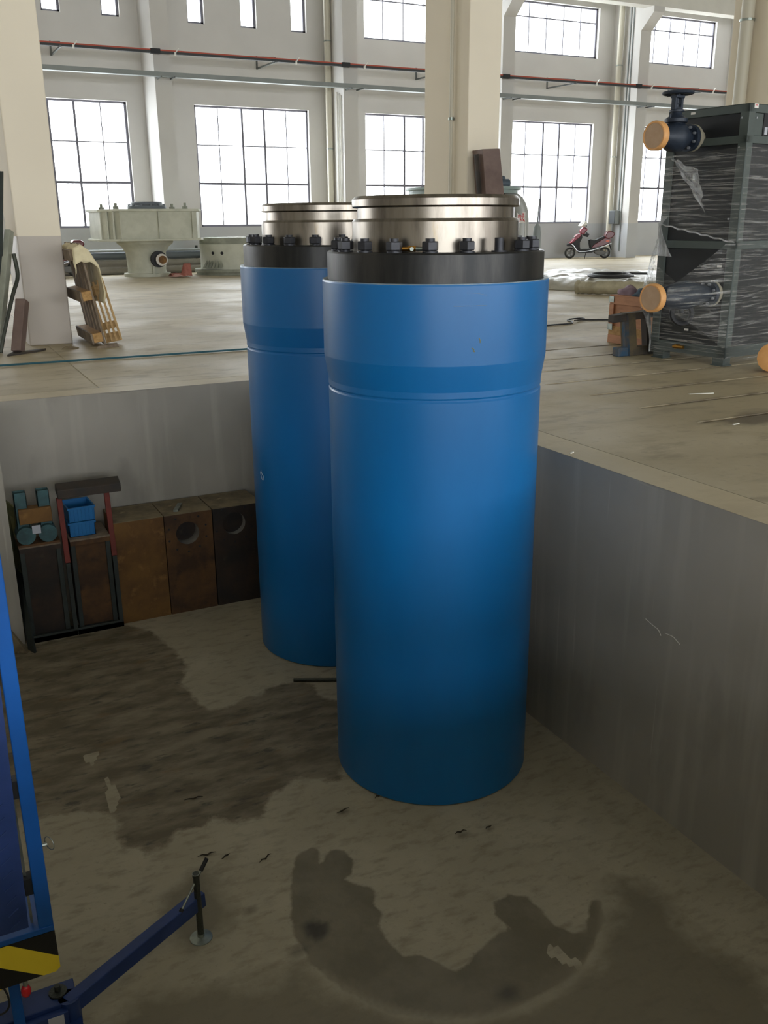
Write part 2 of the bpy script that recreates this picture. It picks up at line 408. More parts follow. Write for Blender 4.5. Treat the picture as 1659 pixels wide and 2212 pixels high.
# ------------------------------------------------------------------ mesh helpers
class MB:
    def __init__(s): s.v = []; s.f = []; s.mi = []
    def add(s, vs, fs, mi=0):
        k = len(s.v); s.v += [tuple(map(float, p)) for p in vs]
        s.f += [tuple(i + k for i in f) for f in fs]; s.mi += [mi] * len(fs); return s
    def box(s, x0, x1, y0, y1, z0, z1, mi=0):
        return s.hexa([(x0, y0, z0), (x1, y0, z0), (x1, y1, z0), (x0, y1, z0), (x0, y0, z1), (x1, y0, z1), (x1, y1, z1), (x0, y1, z1)], mi)
    def hexa(s, p, mi=0):
        return s.add(p, [(3, 2, 1, 0), (4, 5, 6, 7), (0, 1, 5, 4), (1, 2, 6, 5), (2, 3, 7, 6), (3, 0, 4, 7)], mi)
    def bar(s, a, b, w, h, up=(0, 0, 1), mi=0):
        a, b = Vector(a), Vector(b); d = (b - a).normalized(); up = Vector(up)
        if abs(d.dot(up)) > .98: up = Vector((0, 1, 0))
        x = d.cross(up).normalized() * w / 2; y = x.cross(d).normalized() * h / 2
        return s.hexa([a - x - y, a + x - y, a + x + y, a - x + y, b - x - y, b + x - y, b + x + y, b - x + y], mi)
    def lathe(s, prof, c=(0, 0, 0), seg=32, axis=(0, 0, 1), mi=0, a0=0, a1=2 * PI, squash=1):
        ax = Vector(axis).normalized(); t = Vector((1, 0, 0)) if abs(ax.x) < .9 else Vector((0, 1, 0))
        u = (t - ax * t.dot(ax)).normalized(); w = ax.cross(u); c = Vector(c)
        full = abs(a1 - a0 - 2 * PI) < 1e-6; n = seg if full else seg + 1
        vs = []
        for (r, z) in prof:
            for i in range(n):
                a = a0 + (a1 - a0) * i / seg
                vs.append(c + ax * z + (u * math.cos(a) + w * math.sin(a) * squash) * r)
        fs = []
        for j in range(len(prof) - 1):
            for i in range(seg):
                i2 = (i + 1) % n
                fs.append((j * n + i, j * n + i2, (j + 1) * n + i2, (j + 1) * n + i))
        return s.add(vs, fs, mi)
    def cyl(s, a, b, r, seg=20, mi=0, r2=None):
        a, b = Vector(a), Vector(b); r2 = r if r2 is None else r2
        return s.lathe([(0, 0), (r, 0), (r2, (b - a).length), (0, (b - a).length)], a, seg, (b - a), mi)
    def ring(s, c, axis, ro, ri, th, seg=28, mi=0):
        return s.lathe([(ri, -th / 2), (ro, -th / 2), (ro, th / 2), (ri, th / 2), (ri, -th / 2)], c, seg, axis, mi)
    def torus(s, c, axis, R, r, seg=28, ms=8, mi=0, squash=1):
        return s.lathe([(R + r * math.cos(2 * PI * k / ms), r * math.sin(2 * PI * k / ms)) for k in range(ms + 1)], c, seg, axis, mi, squash=squash)
    def sphere(s, c, r, sc=(1, 1, 1), seg=16, mi=0):
        m = seg // 2; c = Vector(c); vs = []; fs = []
        for j in range(m + 1):
            for i in range(seg):
                a, b = 2 * PI * i / seg, PI * j / m
                vs.append((c.x + r * sc[0] * math.sin(b) * math.cos(a), c.y + r * sc[1] * math.sin(b) * math.sin(a), c.z + r * sc[2] * math.cos(b)))
        for j in range(m):
            for i in range(seg):
                fs.append((j * seg + i, (j + 1) * seg + i, (j + 1) * seg + (i + 1) % seg, j * seg + (i + 1) % seg))
        return s.add(vs, fs, mi)
    def prism(s, poly, o, u, v, w, mi=0):
        """poly of (a,b) in the plane o + a*u + b*v, extruded by the vector w"""
        o, u, v, w = map(Vector, (o, u, v, w)); n = len(poly)
        a = [o + u * p[0] + v * p[1] for p in poly]; b = [p + w for p in a]
        return s.add(a + b, [tuple(range(n - 1, -1, -1)), tuple(range(n, 2 * n))] + [(i, (i + 1) % n, n + (i + 1) % n, n + i) for i in range(n)], mi)
    def tube(s, pts, r, seg=8, mi=0, caps=True):
        P = [Vector(p) for p in pts]; vs = []; fs = []; nrm = None
        for i, p in enumerate(P):
            d = (P[min(i + 1, len(P) - 1)] - P[max(i - 1, 0)]).normalized()
            if nrm is None:
                nrm = d.cross(Vector((0, 0, 1)) if abs(d.z) < .9 else Vector((1, 0, 0))).normalized()
            nrm = (nrm - d * nrm.dot(d)).normalized(); bn = d.cross(nrm)
            rr = r[i] if isinstance(r, (list, tuple)) else r
            for k in range(seg):
                a = 2 * PI * k / seg; vs.append(p + (nrm * math.cos(a) + bn * math.sin(a)) * rr)
        for i in range(len(P) - 1):
            for k in range(seg):
                fs.append((i * seg + k, i * seg + (k + 1) % seg, (i + 1) * seg + (k + 1) % seg, (i + 1) * seg + k))
        if caps:
            fs += [tuple(range(seg - 1, -1, -1)), tuple(range((len(P) - 1) * seg, len(P) * seg))]
        return s.add(vs, fs, mi)
    def grid(s, fn, nu, nv, mi=0):
        vs = [fn(i / nu, j / nv) for j in range(nv + 1) for i in range(nu + 1)]
        fs = [(j * (nu + 1) + i, j * (nu + 1) + i + 1, (j + 1) * (nu + 1) + i + 1, (j + 1) * (nu + 1) + i) for j in range(nv) for i in range(nu)]
        return s.add(vs, fs, mi)

def spline(pts, n=8):
    P = [Vector(p) for p in pts]; out = []
    for i in range(len(P) - 1):
        p0, p1, p2, p3 = P[max(i - 1, 0)], P[i], P[i + 1], P[min(i + 2, len(P) - 1)]
        for k in range(n):
            t = k / n
            out.append(.5 * ((2 * p1) + (p2 - p0) * t + (2 * p0 - 5 * p1 + 4 * p2 - p3) * t * t + (3 * p1 - p0 - 3 * p2 + p3) * t ** 3))
    out.append(P[-1]); return out

def build(name, mb, mats, parent=None, smooth=False, bevel=0, off=(0, 0, 0), angle=40, thick=0):
    me = bpy.data.meshes.new(name)
    me.from_pydata([(p[0] - off[0], p[1] - off[1], p[2] - off[2]) for p in mb.v], [], mb.f)
    bm = bmesh.new(); bm.from_mesh(me); bmesh.ops.remove_doubles(bm, verts=bm.verts, dist=1e-5) if smooth else None
    if smooth or bevel:
        for f in bm.faces: pass
    bmesh.ops.recalc_face_normals(bm, faces=bm.faces) if smooth is not None else None
    bm.to_mesh(me); bm.free()
    mats = mats if isinstance(mats, (list, tuple)) else [mats]
    for m in mats: me.materials.append(m)
    if len(mats) > 1 and len(me.polygons) == len(mb.mi):
        me.polygons.foreach_set('material_index', mb.mi)
    o = bpy.data.objects.new(name, me); COL.objects.link(o)
    if parent: o.parent = parent
    if smooth:
        me.polygons.foreach_set('use_smooth', [True] * len(me.polygons))
        try: me.set_sharp_from_angle(angle=math.radians(angle))
        except Exception: pass
    if thick:
        md = o.modifiers.new('thickness', 'SOLIDIFY'); md.thickness = thick; md.offset = 0
    if bevel:
        md = o.modifiers.new('bevel', 'BEVEL'); md.width = bevel; md.segments = 2; md.limit_method = 'ANGLE'
    me.update()
    return o

def struct(name, mb, m, parent=None, **k):
    o = build(name, mb, m, parent, **k)
    if not parent: o['kind'] = 'structure'
    return o

class Thing:
    """an Empty at the thing's base; world=True: parts are given in world coordinates"""
    def __init__(s, name, label, cat, loc=(0, 0, 0), rz=0, group=None, world=True):
        s.o = bpy.data.objects.new(name, None); COL.objects.link(s.o)
        s.o.empty_display_size = .1
        s.o.location = loc; s.o.rotation_euler = (0, 0, rz)
        s.off = loc if world else (0, 0, 0)
        s.o['label'] = label; s.o['category'] = cat
        if group: s.o['group'] = group
    def part(s, name, mb, m, parent=None, label=None, **k):
        o = build(name, mb, m, parent or s.o, off=s.off, **k)
        if label: o['label'] = label
        return o
    def again(s, src, name, offset, parent=None):
        o = src.copy(); COL.objects.link(o); o.parent = parent or s.o
        o.location = offset; return o

def single(name, label, cat, mb, m, loc=(0, 0, 0), group=None, **k):
    o = build(name, mb, m, None, off=loc, **k); o.location = loc
    o['label'] = label; o['category'] = cat
    if group: o['group'] = group
    return o

def copy_thing(src, loc, rz, label):
    r = src.copy(); COL.objects.link(r); r.location = loc; r.rotation_euler = (0, 0, rz); r['label'] = label
    for ch in list(src.children):
        c = ch.copy(); COL.objects.link(c); c.parent = r
        for g in list(ch.children):
            d = g.copy(); COL.objects.link(d); d.parent = c
    return r

# ------------------------------------------------------------------ the setting
PX, PY0, PY1, PXL, PD = 2.755, -0.92, 6.40, -1.6, -1.545   # the pit: right side, near end, far end, left side, depth
PSX, PSY = 0.335, 5.98                                     # a step of the pit wall at its far left corner

# upper floor: cells with the pit left open and the slots recessed
slots = [3.74 + .483 * k for k in range(-1, 7)]
joints_y = [6.62]
xs = sorted({XL, PXL, PSX, 1.07, 1.082, PX, 2.96, 2.966, 3.88, 9.0, XR})
ys = {NEAR, PY0, PSY, PY1, FAR + .3, 6.62, 6.626, 14.0, 14.008}
for sy in slots: ys |= {sy - .016, sy + .016}
ys = sorted(ys)
fm = MB()
def cell_z(x, y):
    if PXL < x < PX and PY0 < y < PY1 and not (x < PSX and y > PSY): return None
    if 3.88 < x < 9.0 and any(abs(y - sy) < .016 for sy in slots): return -.03
    if 2.96 < x < 2.966 and y < 6.62: return -.004
    if 1.07 < x < 1.082 and y > 6.62: return -.004
    if (6.62 < y < 6.626 and x < 2.96): return -.004
    return 0.0
cz = {}
for i in range(len(xs) - 1):
    for j in range(len(ys) - 1):
        cz[i, j] = cell_z((xs[i] + xs[i + 1]) / 2, (ys[j] + ys[j + 1]) / 2)
for (i, j), z in cz.items():
    if z is None: continue
    x0, x1, y0, y1 = xs[i], xs[i + 1], ys[j], ys[j + 1]
    fm.add([(x0, y0, z), (x1, y0, z), (x1, y1, z), (x0, y1, z)], [(0, 1, 2, 3)])
    for (di, dj, a, b) in ((1, 0, (x1, y0), (x1, y1)), (0, 1, (x0, y1), (x1, y1)), (-1, 0, (x0, y0), (x0, y1)), (0, -1, (x0, y0), (x1, y0))):
        q = cz.get((i + di, j + dj))
        if q is not None and q < z - 1e-6:
            fm.add([(a[0], a[1], z), (b[0], b[1], z), (b[0], b[1], q), (a[0], a[1], q)], [(0, 1, 2, 3)])
floor = struct('floor', fm, M['floor'], smooth=None)

# pit walls with a chipped top edge
T = .25
def chip_wall(name, a, b, n):
    """wall from a to b (xy), top edge slightly uneven, thickness T away from the pit along n"""
    a, b, n = Vector((*a, 0)), Vector((*b, 0)), Vector((*n, 0)); L_ = (b - a).length; k = max(2, int(L_ / .05))
    mb = MB()
    top = []
    for i in range(k + 1):
        p = a.lerp(b, i / k); v = mnoise.noise(p * 3.1 + Vector((5, 1, 0)))
        c = max(0, v - .28) * .08
        top.append((p, c))
    vs = []
    for p, c in top:
        vs += [(p.x, p.y, PD), (p.x, p.y, -.004 - c), (p.x + n.x * (.004 + c * .6), p.y + n.y * (.004 + c * .6), 0.0), (p.x + n.x * T, p.y + n.y * T, 0.0 - .002)]
    fs = []
    for i in range(k):
        for j in range(3):
            fs.append((i * 4 + j, i * 4 + j + 1, i * 4 + 4 + j + 1, i * 4 + 4 + j))
    mb.add(vs, fs)
    return struct(name, mb, M['pit_wall'])
chip_wall('wall_pit_right', (PX, PY0), (PX, PY1), (1, 0))
chip_wall('wall_pit_back', (PSX, PY1), (PX, PY1), (0, 1))
chip_wall('wall_pit_left', (PSX, PSY), (PSX, PY1), (-1, 0))
chip_wall('wall_pit_corner', (PXL, PSY), (PSX, PSY), (0, 1))
chip_wall('wall_pit_side', (PXL, PY0), (PXL, PSY), (-1, 0))
chip_wall('wall_pit_near', (PXL, PY0), (PX, PY0), (0, -1))

ck = [(2.858, -.624), (2.808, -.637), (2.775, -.644), (2.756, -.665)]; ck2 = [(2.733, -.643), (2.687, -.640), (2.661, -.649), (2.639, -.659)]
wm = MB()
for q_ in (ck, ck2): wm.tube(spline([(PX - .0005, y, z) for y, z in q_], 5), .0018, 5)
build('plaster_crack', wm, M['paper'], bpy.data.objects['wall_pit_right'], smooth=True)['kind'] = 'stuff'
# pit floor: fine grid carrying the outlines of its stains
STA = [(0.34, 5.94), (1.0, 5.97), (1.13, 5.78), (1.15, 5.57), (1.19, 5.41), (1.2, 5.17), (1.1, 4.97), (1.13, 4.81), (1.13, 4.67), (1.16, 4.59), (1.25, 4.55), (1.33, 4.58), (1.39, 4.63), (1.46, 4.61), (1.54, 4.65), (1.65, 4.68), (1.76, 4.64), (1.8, 4.58), (1.79, 4.46), (1.81, 4.37), (1.87, 4.33), (1.55, 3.6), (1.36, 3.72), (1.23, 3.67), (1.1, 3.51), (0.97, 3.52), (0.9, 3.61), (0.87, 3.56), (0.73, 3.59), (0.67, 3.51), (0.57, 3.5), (0.5, 3.58), (0.48, 3.69), (0.51, 3.76), (0.49, 3.85), (0.43, 3.89), (0.33, 3.95), (0.18, 3.99), (-0.4, 4.1), (-.4, 6.5)]
STA1 = [(0.44, 4.44), (0.53, 4.42), (0.47, 4.29)]
STA2 = [(0.51, 4.21), (0.55, 4.04), (0.55, 3.96), (0.48, 3.85), (0.49, 3.97), (0.5, 4.07)]
STB = [(1.02, 2.92), (1.09, 3.08), (1.15, 3.18), (1.23, 3.2), (1.25, 3.15), (1.22, 3.08), (1.3, 3.14), (1.35, 3.11), (1.36, 3.03), (1.31, 2.96), (1.27, 2.94), (1.36, 2.83), (1.32, 2.75), (1.33, 2.68), (1.28, 2.63), (1.28, 2.53), (1.3, 2.45), (1.36, 2.43), (1.4, 2.37), (1.43, 2.3), (1.49, 2.31), (1.54, 2.34), (1.61, 2.36), (1.68, 2.39), (1.74, 2.38), (1.72, 2.48), (1.76, 2.54), (1.84, 2.55), (1.9, 2.5), (1.9, 2.4), (1.9, 2.32), (1.94, 2.25), (1.99, 2.24), (2.11, 2.37), (2.15, 2.35), (2.1, 2.26), (1.99, 2.18), (1.88, 2.11), (1.78, 2.08), (1.56, 2.06), (1.43, 2.07), (1.27, 2.14), (1.12, 2.26), (1.03, 2.41), (0.97, 2.58), (0.97, 2.75)]
STB1 = [(1.8, 2.25), (1.85, 2.23), (1.86, 2.11), (1.82, 2.14), (1.79, 2.21)]
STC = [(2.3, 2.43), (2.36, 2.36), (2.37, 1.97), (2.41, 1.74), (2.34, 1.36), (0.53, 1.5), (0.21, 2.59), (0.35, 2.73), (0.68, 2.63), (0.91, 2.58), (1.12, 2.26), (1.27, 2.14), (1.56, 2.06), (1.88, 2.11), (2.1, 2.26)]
STD = [(1.02, 2.78), (1.06, 2.78), (1.11, 2.74), (1.09, 2.69), (1.04, 2.67), (1.01, 2.72)]
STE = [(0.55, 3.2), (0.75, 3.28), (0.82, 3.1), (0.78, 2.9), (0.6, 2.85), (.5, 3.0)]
STF = [(2.35, 1.0), (2.7, 1.0), (2.7, 3.2), (2.55, 2.9), (2.45, 2.4)]

def sdf(P, poly):
    q = np.array(poly); n = len(q); d = np.full(len(P), 1e9); ins = np.zeros(len(P), bool)
    for i in range(n):
        a, b = q[i], q[(i + 1) % n]; e = b - a; w = P - a
        t = np.clip((w @ e) / (e @ e), 0, 1); d = np.minimum(d, np.hypot(*(w - t[:, None] * e).T))
        c = ((a[1] > P[:, 1]) != (b[1] > P[:, 1]))
        with np.errstate(divide='ignore', invalid='ignore'):
            xi = (b[0] - a[0]) * (P[:, 1] - a[1]) / (b[1] - a[1]) + a[0]
        ins ^= c & (P[:, 0] < xi)
    return np.where(ins, d, -d)      # positive inside
step = .02
nx, ny = int(round((PX - PXL) / step)), int(round((PY1 - PY0) / step))
gx, gy = np.linspace(PXL, PX, nx + 1), np.linspace(PY0, PY1, ny + 1)
GX, GY = np.meshgrid(gx, gy)
Pp = np.stack([GX.ravel(), GY.ravel()], 1)
me = bpy.data.meshes.new('floor_pit')
idx = np.arange((nx + 1) * (ny + 1)).reshape(ny + 1, nx + 1)
quads = np.stack([idx[:-1, :-1], idx[:-1, 1:], idx[1:, 1:], idx[1:, :-1]], -1).reshape(-1, 4)
me.from_pydata([(float(a), float(b), PD) for a, b in Pp], [], quads.tolist())
def attr(nm, val):
    a = me.attributes.new(nm, 'FLOAT', 'POINT'); a.data.foreach_set('value', val.astype(np.float32))
cl = lambda v, s: np.clip(v / s, -1, 1)
a_ = cl(sdf(Pp, STA), .12)
for h in (STA1, STA2): a_ = np.where(sdf(Pp, h) > 0, -1, a_)
attr('stain', a_)
b_ = cl(sdf(Pp, STB), .1); b_ = np.where(sdf(Pp, STB1) > 0, -1, b_)
attr('damp', b_)
attr('darker_area', np.maximum(cl(sdf(Pp, STC), .15), cl(sdf(Pp, STE), .12)))  # broad areas toned darker than the concrete around them
rr_ = np.hypot(Pp[:, 0] - 1.613, Pp[:, 1] - 2.688); an = np.arctan2(Pp[:, 1] - 2.688, Pp[:, 0] - 1.613)
rg = np.exp(-((rr_ - .642) / .018) ** 2) * (an < .1) * (an > -2.9) * (.75 + .25 * np.sin(an * 3 + 1))
attr('ring', np.clip(rg, 0, .6))
bl = np.clip(sdf(Pp, STD) / .02 + .5, 0, 1) * .75
for (bx, by, br) in ((1.87, 2.96, .03), (2.0, 2.94, .02), (1.46, 3.36, .03), (.84, 3.7, .04), (1.55, 2.13, .05), (.86, 2.95, .03), (1.68, 5.42, .02), (1.44, 4.83, .012), (.95, 2.66, .04)):
    bl = np.maximum(bl, np.clip(1.4 - np.hypot((Pp[:, 0] - bx) * 1.0, (Pp[:, 1] - by) * 1.6) / br, 0, 1) * .55)
attr('blot', bl)
me.materials.append(M['pit_floor'])
fp = bpy.data.objects.new('floor_pit', me); COL.objects.link(fp); fp['kind'] = 'structure'

# far and near walls with their window openings
WT = .25
cols_x = [5.554 + BAY * 1.0137 * k for k in range(-5, 8)]          # wall columns at 5.55, 10.22, 14.88, 19.54 ...
cols_x = [5.554 + 4.66 * k for k in range(-5, 7)]
win_x = [2.14, 6.77, 11.38, 16.0, 20.6]                       # left edges of the 3 m wide windows
win_all = [2.14 + 4.615 * k for k in range(-4, 8)]
openings = []
for k, x in enumerate(win_all):
    openings.append((x, x + 3.0, 1.01, 3.85))
for k in range(-4, 8):
    x = 2.14 + 4.615 * k
    if k < 2:
        for dx in (0, 1.31, 2.62): openings.append((x + dx - .02, x + dx + .39, 5.63, 6.95))
    else:
        openings.append((x, x + 3.0, 5.62, 6.95))
def wall_with_holes(name, y0, y1, ops, m):
    xs = sorted({XL, XR} | {o[0] for o in ops} | {o[1] for o in ops}); zs = sorted({0, CEIL} | {o[2] for o in ops} | {o[3] for o in ops})
    mb = MB()
    def solid(i, j):
        if i < 0 or j < 0 or i >= len(xs) - 1 or j >= len(zs) - 1: return False
        x, z = (xs[i] + xs[i + 1]) / 2, (zs[j] + zs[j + 1]) / 2
        return not any(o[0] < x < o[1] and o[2] < z < o[3] for o in ops)
    for i in range(len(xs) - 1):
        for j in range(len(zs) - 1):
            if not solid(i, j): continue
            a, b, c, d = xs[i], xs[i + 1], zs[j], zs[j + 1]
            mb.add([(a, y0, c), (b, y0, c), (b, y0, d), (a, y0, d)], [(0, 1, 2, 3)])
            mb.add([(a, y1, c), (b, y1, c), (b, y1, d), (a, y1, d)], [(3, 2, 1, 0)])
            for di, dj, p, q in ((1, 0, (b, c), (b, d)), (-1, 0, (a, c), (a, d)), (0, 1, (a, d), (b, d)), (0, -1, (a, c), (b, c))):
                if not solid(i + di, j + dj):
                    mb.add([(p[0], y0, p[1]), (q[0], y0, q[1]), (q[0], y1, q[1]), (p[0], y1, p[1])], [(0, 1, 2, 3)])
    return struct(name, mb, m)
wall_with_holes('wall_far', FAR, FAR + WT, openings, M['wall'])
near_ops = [(1.85 + 4.615 * k, 6.0 + 4.615 * k, a, b) for k in range(-4, 7) for a, b in ((.7, 3.1), (3.9, 5.35))]
wall_with_holes('wall_near', NEAR - WT, NEAR, near_ops, M['wall'])
for (a, b, c, d) in openings: portal(a, b, c, d, FAR + WT + .02, -1)
for (a, b, c, d) in near_ops: portal(a, b, c, d, NEAR - WT - .02, 1)
struct('wall_left', MB().box(XL - WT, XL, NEAR, FAR, 0, CEIL), M['wall'])
struct('wall_right', MB().box(XR, XR + WT, NEAR, FAR, 0, CEIL), M['wall'])
struct('ceiling', MB().box(XL, XR, NEAR, FAR, CEIL, CEIL + .2), M['ceiling'])

# windows of the far wall
GY_ = FAR + .13
def bars_mesh(bars):
    mb = MB()
    for b in bars: mb.box(*b)
    return mb
wn = [0]
def window(x0, x1, z0, z1, vb, hb, vis_thin=True):
    """vb / hb: inner bars (position, thickness, z-range or x-range)"""
    wn[0] += 1
    t = .042
    bars = [(x0, x1, GY_ - .03, GY_ + .03, z0, z0 + t * 1.3), (x0, x1, GY_ - .03, GY_ + .03, z1 - t, z1), (x0, x0 + t, GY_ - .03, GY_ + .03, z0, z1), (x1 - t * 1.3, x1, GY_ - .03, GY_ + .03, z0, z1)]
    for (x, w, a, b) in vb: bars.append((x - w / 2, x + w / 2, GY_ - w / 2 - .004, GY_ + w / 2, a, b))
    for (z, w, a, b) in hb: bars.append((a, b, GY_ - w / 2 - .004, GY_ + w / 2, z - w / 2, z + w / 2))
    fr = struct('window_%d' % wn[0], bars_mesh(bars), M['frame'])
    # small latch tabs where thin bars cross
    X = [x0 + t] + sorted({v[0] for v in vb}) + [x1 - t]; Z = [z0 + t] + sorted({h[0] for h in hb}) + [z1 - t]
    for i in range(len(X) - 1):
        for j in range(len(Z) - 1):
            p = MB().box(X[i], X[i + 1], GY_ - .003, GY_ + .003, Z[j], Z[j + 1])
            build('pane', p, M['glass'], fr)
    tabs = MB()
    for h in hb:
        for v in vb:
            tabs.prism([(-.03, 0), (0, -.03), (.03, 0), (0, .03)], (v[0], GY_ - .022, h[0]), (1, 0, 0), (0, 0, 1), (0, -.01, 0))
    build('bar_joints', tabs, M['frame'], fr)
    return fr
for x in win_x:
    q = x
    vb = [(q + .6, .022, 1.01, 3.85), (q + 1.22, .05, 1.01, 3.85), (q + 1.80, .05, 1.01, 3.85), (q + 2.4, .022, 1.01, 3.85)]
    hb = [(2.05, .055, q, q + 3), (2.95, .026, q, q + 3)]
    window(q, q + 3, 1.01, 3.85, vb, hb)
for k in (2, 3, 4):
    q = 2.14 + 4.615 * k
    vb = [(q + .6 * i, .024, 5.62, 6.95) for i in (1, 2, 3, 4)]
    hb = [(6.56, .032, q, q + 3)]
    window(q, q + 3, 5.62, 6.95, vb, hb)
for k in (0, 1):
    q = 2.14 + 4.615 * k
    for dx in (0, 1.31, 2.62):
        window(q + dx - .02, q + dx + .39, 5.63, 6.95, [], [(6.56, .016, q + dx - .02, q + dx + .39)])

# wall columns (1.2 m deep) with corbels, crane beam
for k, x in enumerate(cols_x):
    mb = MB().box(x, x + .385, 22.42, FAR, 0, CEIL)
    mb.prism([(22.42, 6.22), (22.42, 6.77), (21.95, 6.77), (21.95, 6.62)], (x, 0, 0), (0, 1, 0), (0, 0, 1), (.385, 0, 0))
    struct('trim_%d' % (k + 1), mb, M['wall'])
tb = MB().box(XL, XR, 22.0, 22.36, 6.77, 7.5); tb.box(XL, XR, 22.36, 22.5, 7.42, 7.5)
struct('trim_%d' % (len(cols_x) + 1), tb, M['plaster'])

# ------------------------------------------------------------------ free-standing columns of the hall
def column(x0, x1, y0, y1, label, pipe=None, z1=CEIL):
    t = Thing('concrete_column', label, 'column', ((x0 + x1) / 2, (y0 + y1) / 2, 0), group='hall columns')
    t.part('shaft', MB().box(x0, x1, y0, y1, 0, z1), M['column'], bevel=.012)
    return t
column(.925, 1.318, 9.33, 10.3, 'white column with grey painted foot behind the leaning pallets, left')
column(5.735, 6.15, 9.3, 10.28, 'white concrete column rising right behind the two blue cylinders')
column(10.45, 10.87, 9.2, 10.17, 'white column behind the film-wrapped cabinet at the right edge')

def downpipe(label, x, y, r, z0, z1, clips, cat='pipe', side=None):
    t = Thing('downpipe', label, cat, (x, y, z0))
    t.part('pipe', MB().cyl((x, y, z0), (x, y, z1), r, 14), M['cream_pipe'], smooth=True)
    for z in clips:
        t.part('pipe_clip', MB().ring((x, y, z), (0, 0, 1), r + .012, r, .03, 14).bar((x + r, y, z), (x + r + .05, y, z), .02, .02), M['galv'])
    return t
downpipe('thin cream pipe running up the side of the central column', 5.70, 9.60, .022, 0, CEIL - .01, (2.2, 3.45, 4.7))
downpipe('thick cream downpipe on the right-hand column behind the cabinet', 10.36, 9.84, .085, 0, CEIL - .01, (3.6,))
def foot_pipe(x, label):
    t = downpipe(label, x, 23.12, .082, .35, CEIL - .01, (2.9, 5.4))
    t.part('pipe_elbow', MB().tube(spline([(x, 23.12, .36), (x, 23.12, .28), (x - .06, 23.08, .24), (x - .15, 23.05, .27), (x - .16, 23.04, .33)], 5), .08, 12), M['cream_pipe'], smooth=True)
foot_pipe(10.12, 'cream downpipe between the second and third tall window from the left')
foot_pipe(19.40, 'cream downpipe with an elbow foot right behind the parked scooter')

# conduits and switch box on the wall column behind the scooter
t = Thing('switch_box', 'grey electrical switch box on the wall column above the scooter', 'electrical box', (19.45, 23.0, .98))
t.part('box_body', MB().box(19.34, 19.53, 22.80, 23.05, .98, 1.37), M['duct'], bevel=.01)
t.part('box_door', MB().box(19.32, 19.34, 22.80, 23.05, .99, 1.36), M['dark_rail'])
for i, yy in enumerate((22.74, 22.86)):
    single('conduit', ['thin grey conduit nearest the column corner, above the switch box', 'thin grey conduit beside the downpipe, above the switch box'][i], 'pipe',
           MB().cyl((19.52, yy, 1.38 if i else .2), (19.52, yy, 9.3), .02, 8), M['duct'], (19.52, yy, 1.38), smooth=True)
for i, yy in enumerate((22.56, 22.66, 22.78)):
    single('conduit', ['thin conduit on the wall column left of the third tall window, front one of three', 'thin conduit on the wall column left of the third tall window, middle of three', 'thin conduit on the wall column left of the third tall window, rear one of three'][i], 'pipe',
           MB().cyl((10.19, yy, 0.02), (10.19, yy, 4.1 + .05 * i), .018, 8), M['plaster'], (10.19, yy, .02), smooth=True)

# grey trunking and red conductor rail along the wall, in front of the columns
t = Thing('cable_trunking', 'long grey-green cable trunking running along the wall below the red rail', 'trunking', (10, 22.3, 4.25))
t.part('trunk', MB().box(XL + .1, XR - .1, 22.20, 22.36, 4.235, 4.335), M['duct'], bevel=.008)
for x in cols_x:
    if 0 < x < 26:
        for dx in (.06, .36):
            t.part('support_angle', MB().bar((x + dx, 22.42, 4.215), (x + dx, 22.05, 4.215), .03, .03), M['bracket'])
t = Thing('conductor_rail', 'red and black crane conductor rail along the wall between window rows', 'rail', (10, 22.3, 4.75))
t.part('red_cover', MB().box(XL + .1, XR - .1, 22.27, 22.33, 4.765, 4.795), M['red_rail'])
t.part('dark_channel', MB().box(XL + .1, XR - .1, 22.265, 22.335, 4.715, 4.765), M['dark_rail'])
for bx in (3.55, 8.41, 12.9, 17.2, 21.8):
    mb = MB().bar((bx, FAR, 5.02), (bx, FAR, 4.72), .04, .04).bar((bx, FAR, 4.74), (bx, 22.22, 4.71), .035, .035).bar((bx, FAR, 5.0), (bx, 22.3, 4.80), .03, .03)
    t.part('rail_bracket', mb, M['bracket'])
for bx in (5.47, 10.12, 14.8, 19.35):
    t.part('rail_joint', MB().box(bx, bx + .22, 22.25, 22.35, 4.705, 4.81), M['black'], bevel=.01)
for bx in (3.8, 6.0, 8.9, 10.7, 17.9, 19.9, 22.3):
    t.part('rail_clip', MB().bar((bx, 22.25, 4.71), (bx + .10, 22.25, 4.84), .03, .02).box(bx, bx + .04, 22.24, 22.27, 4.69, 4.76), M['white_gloss'])

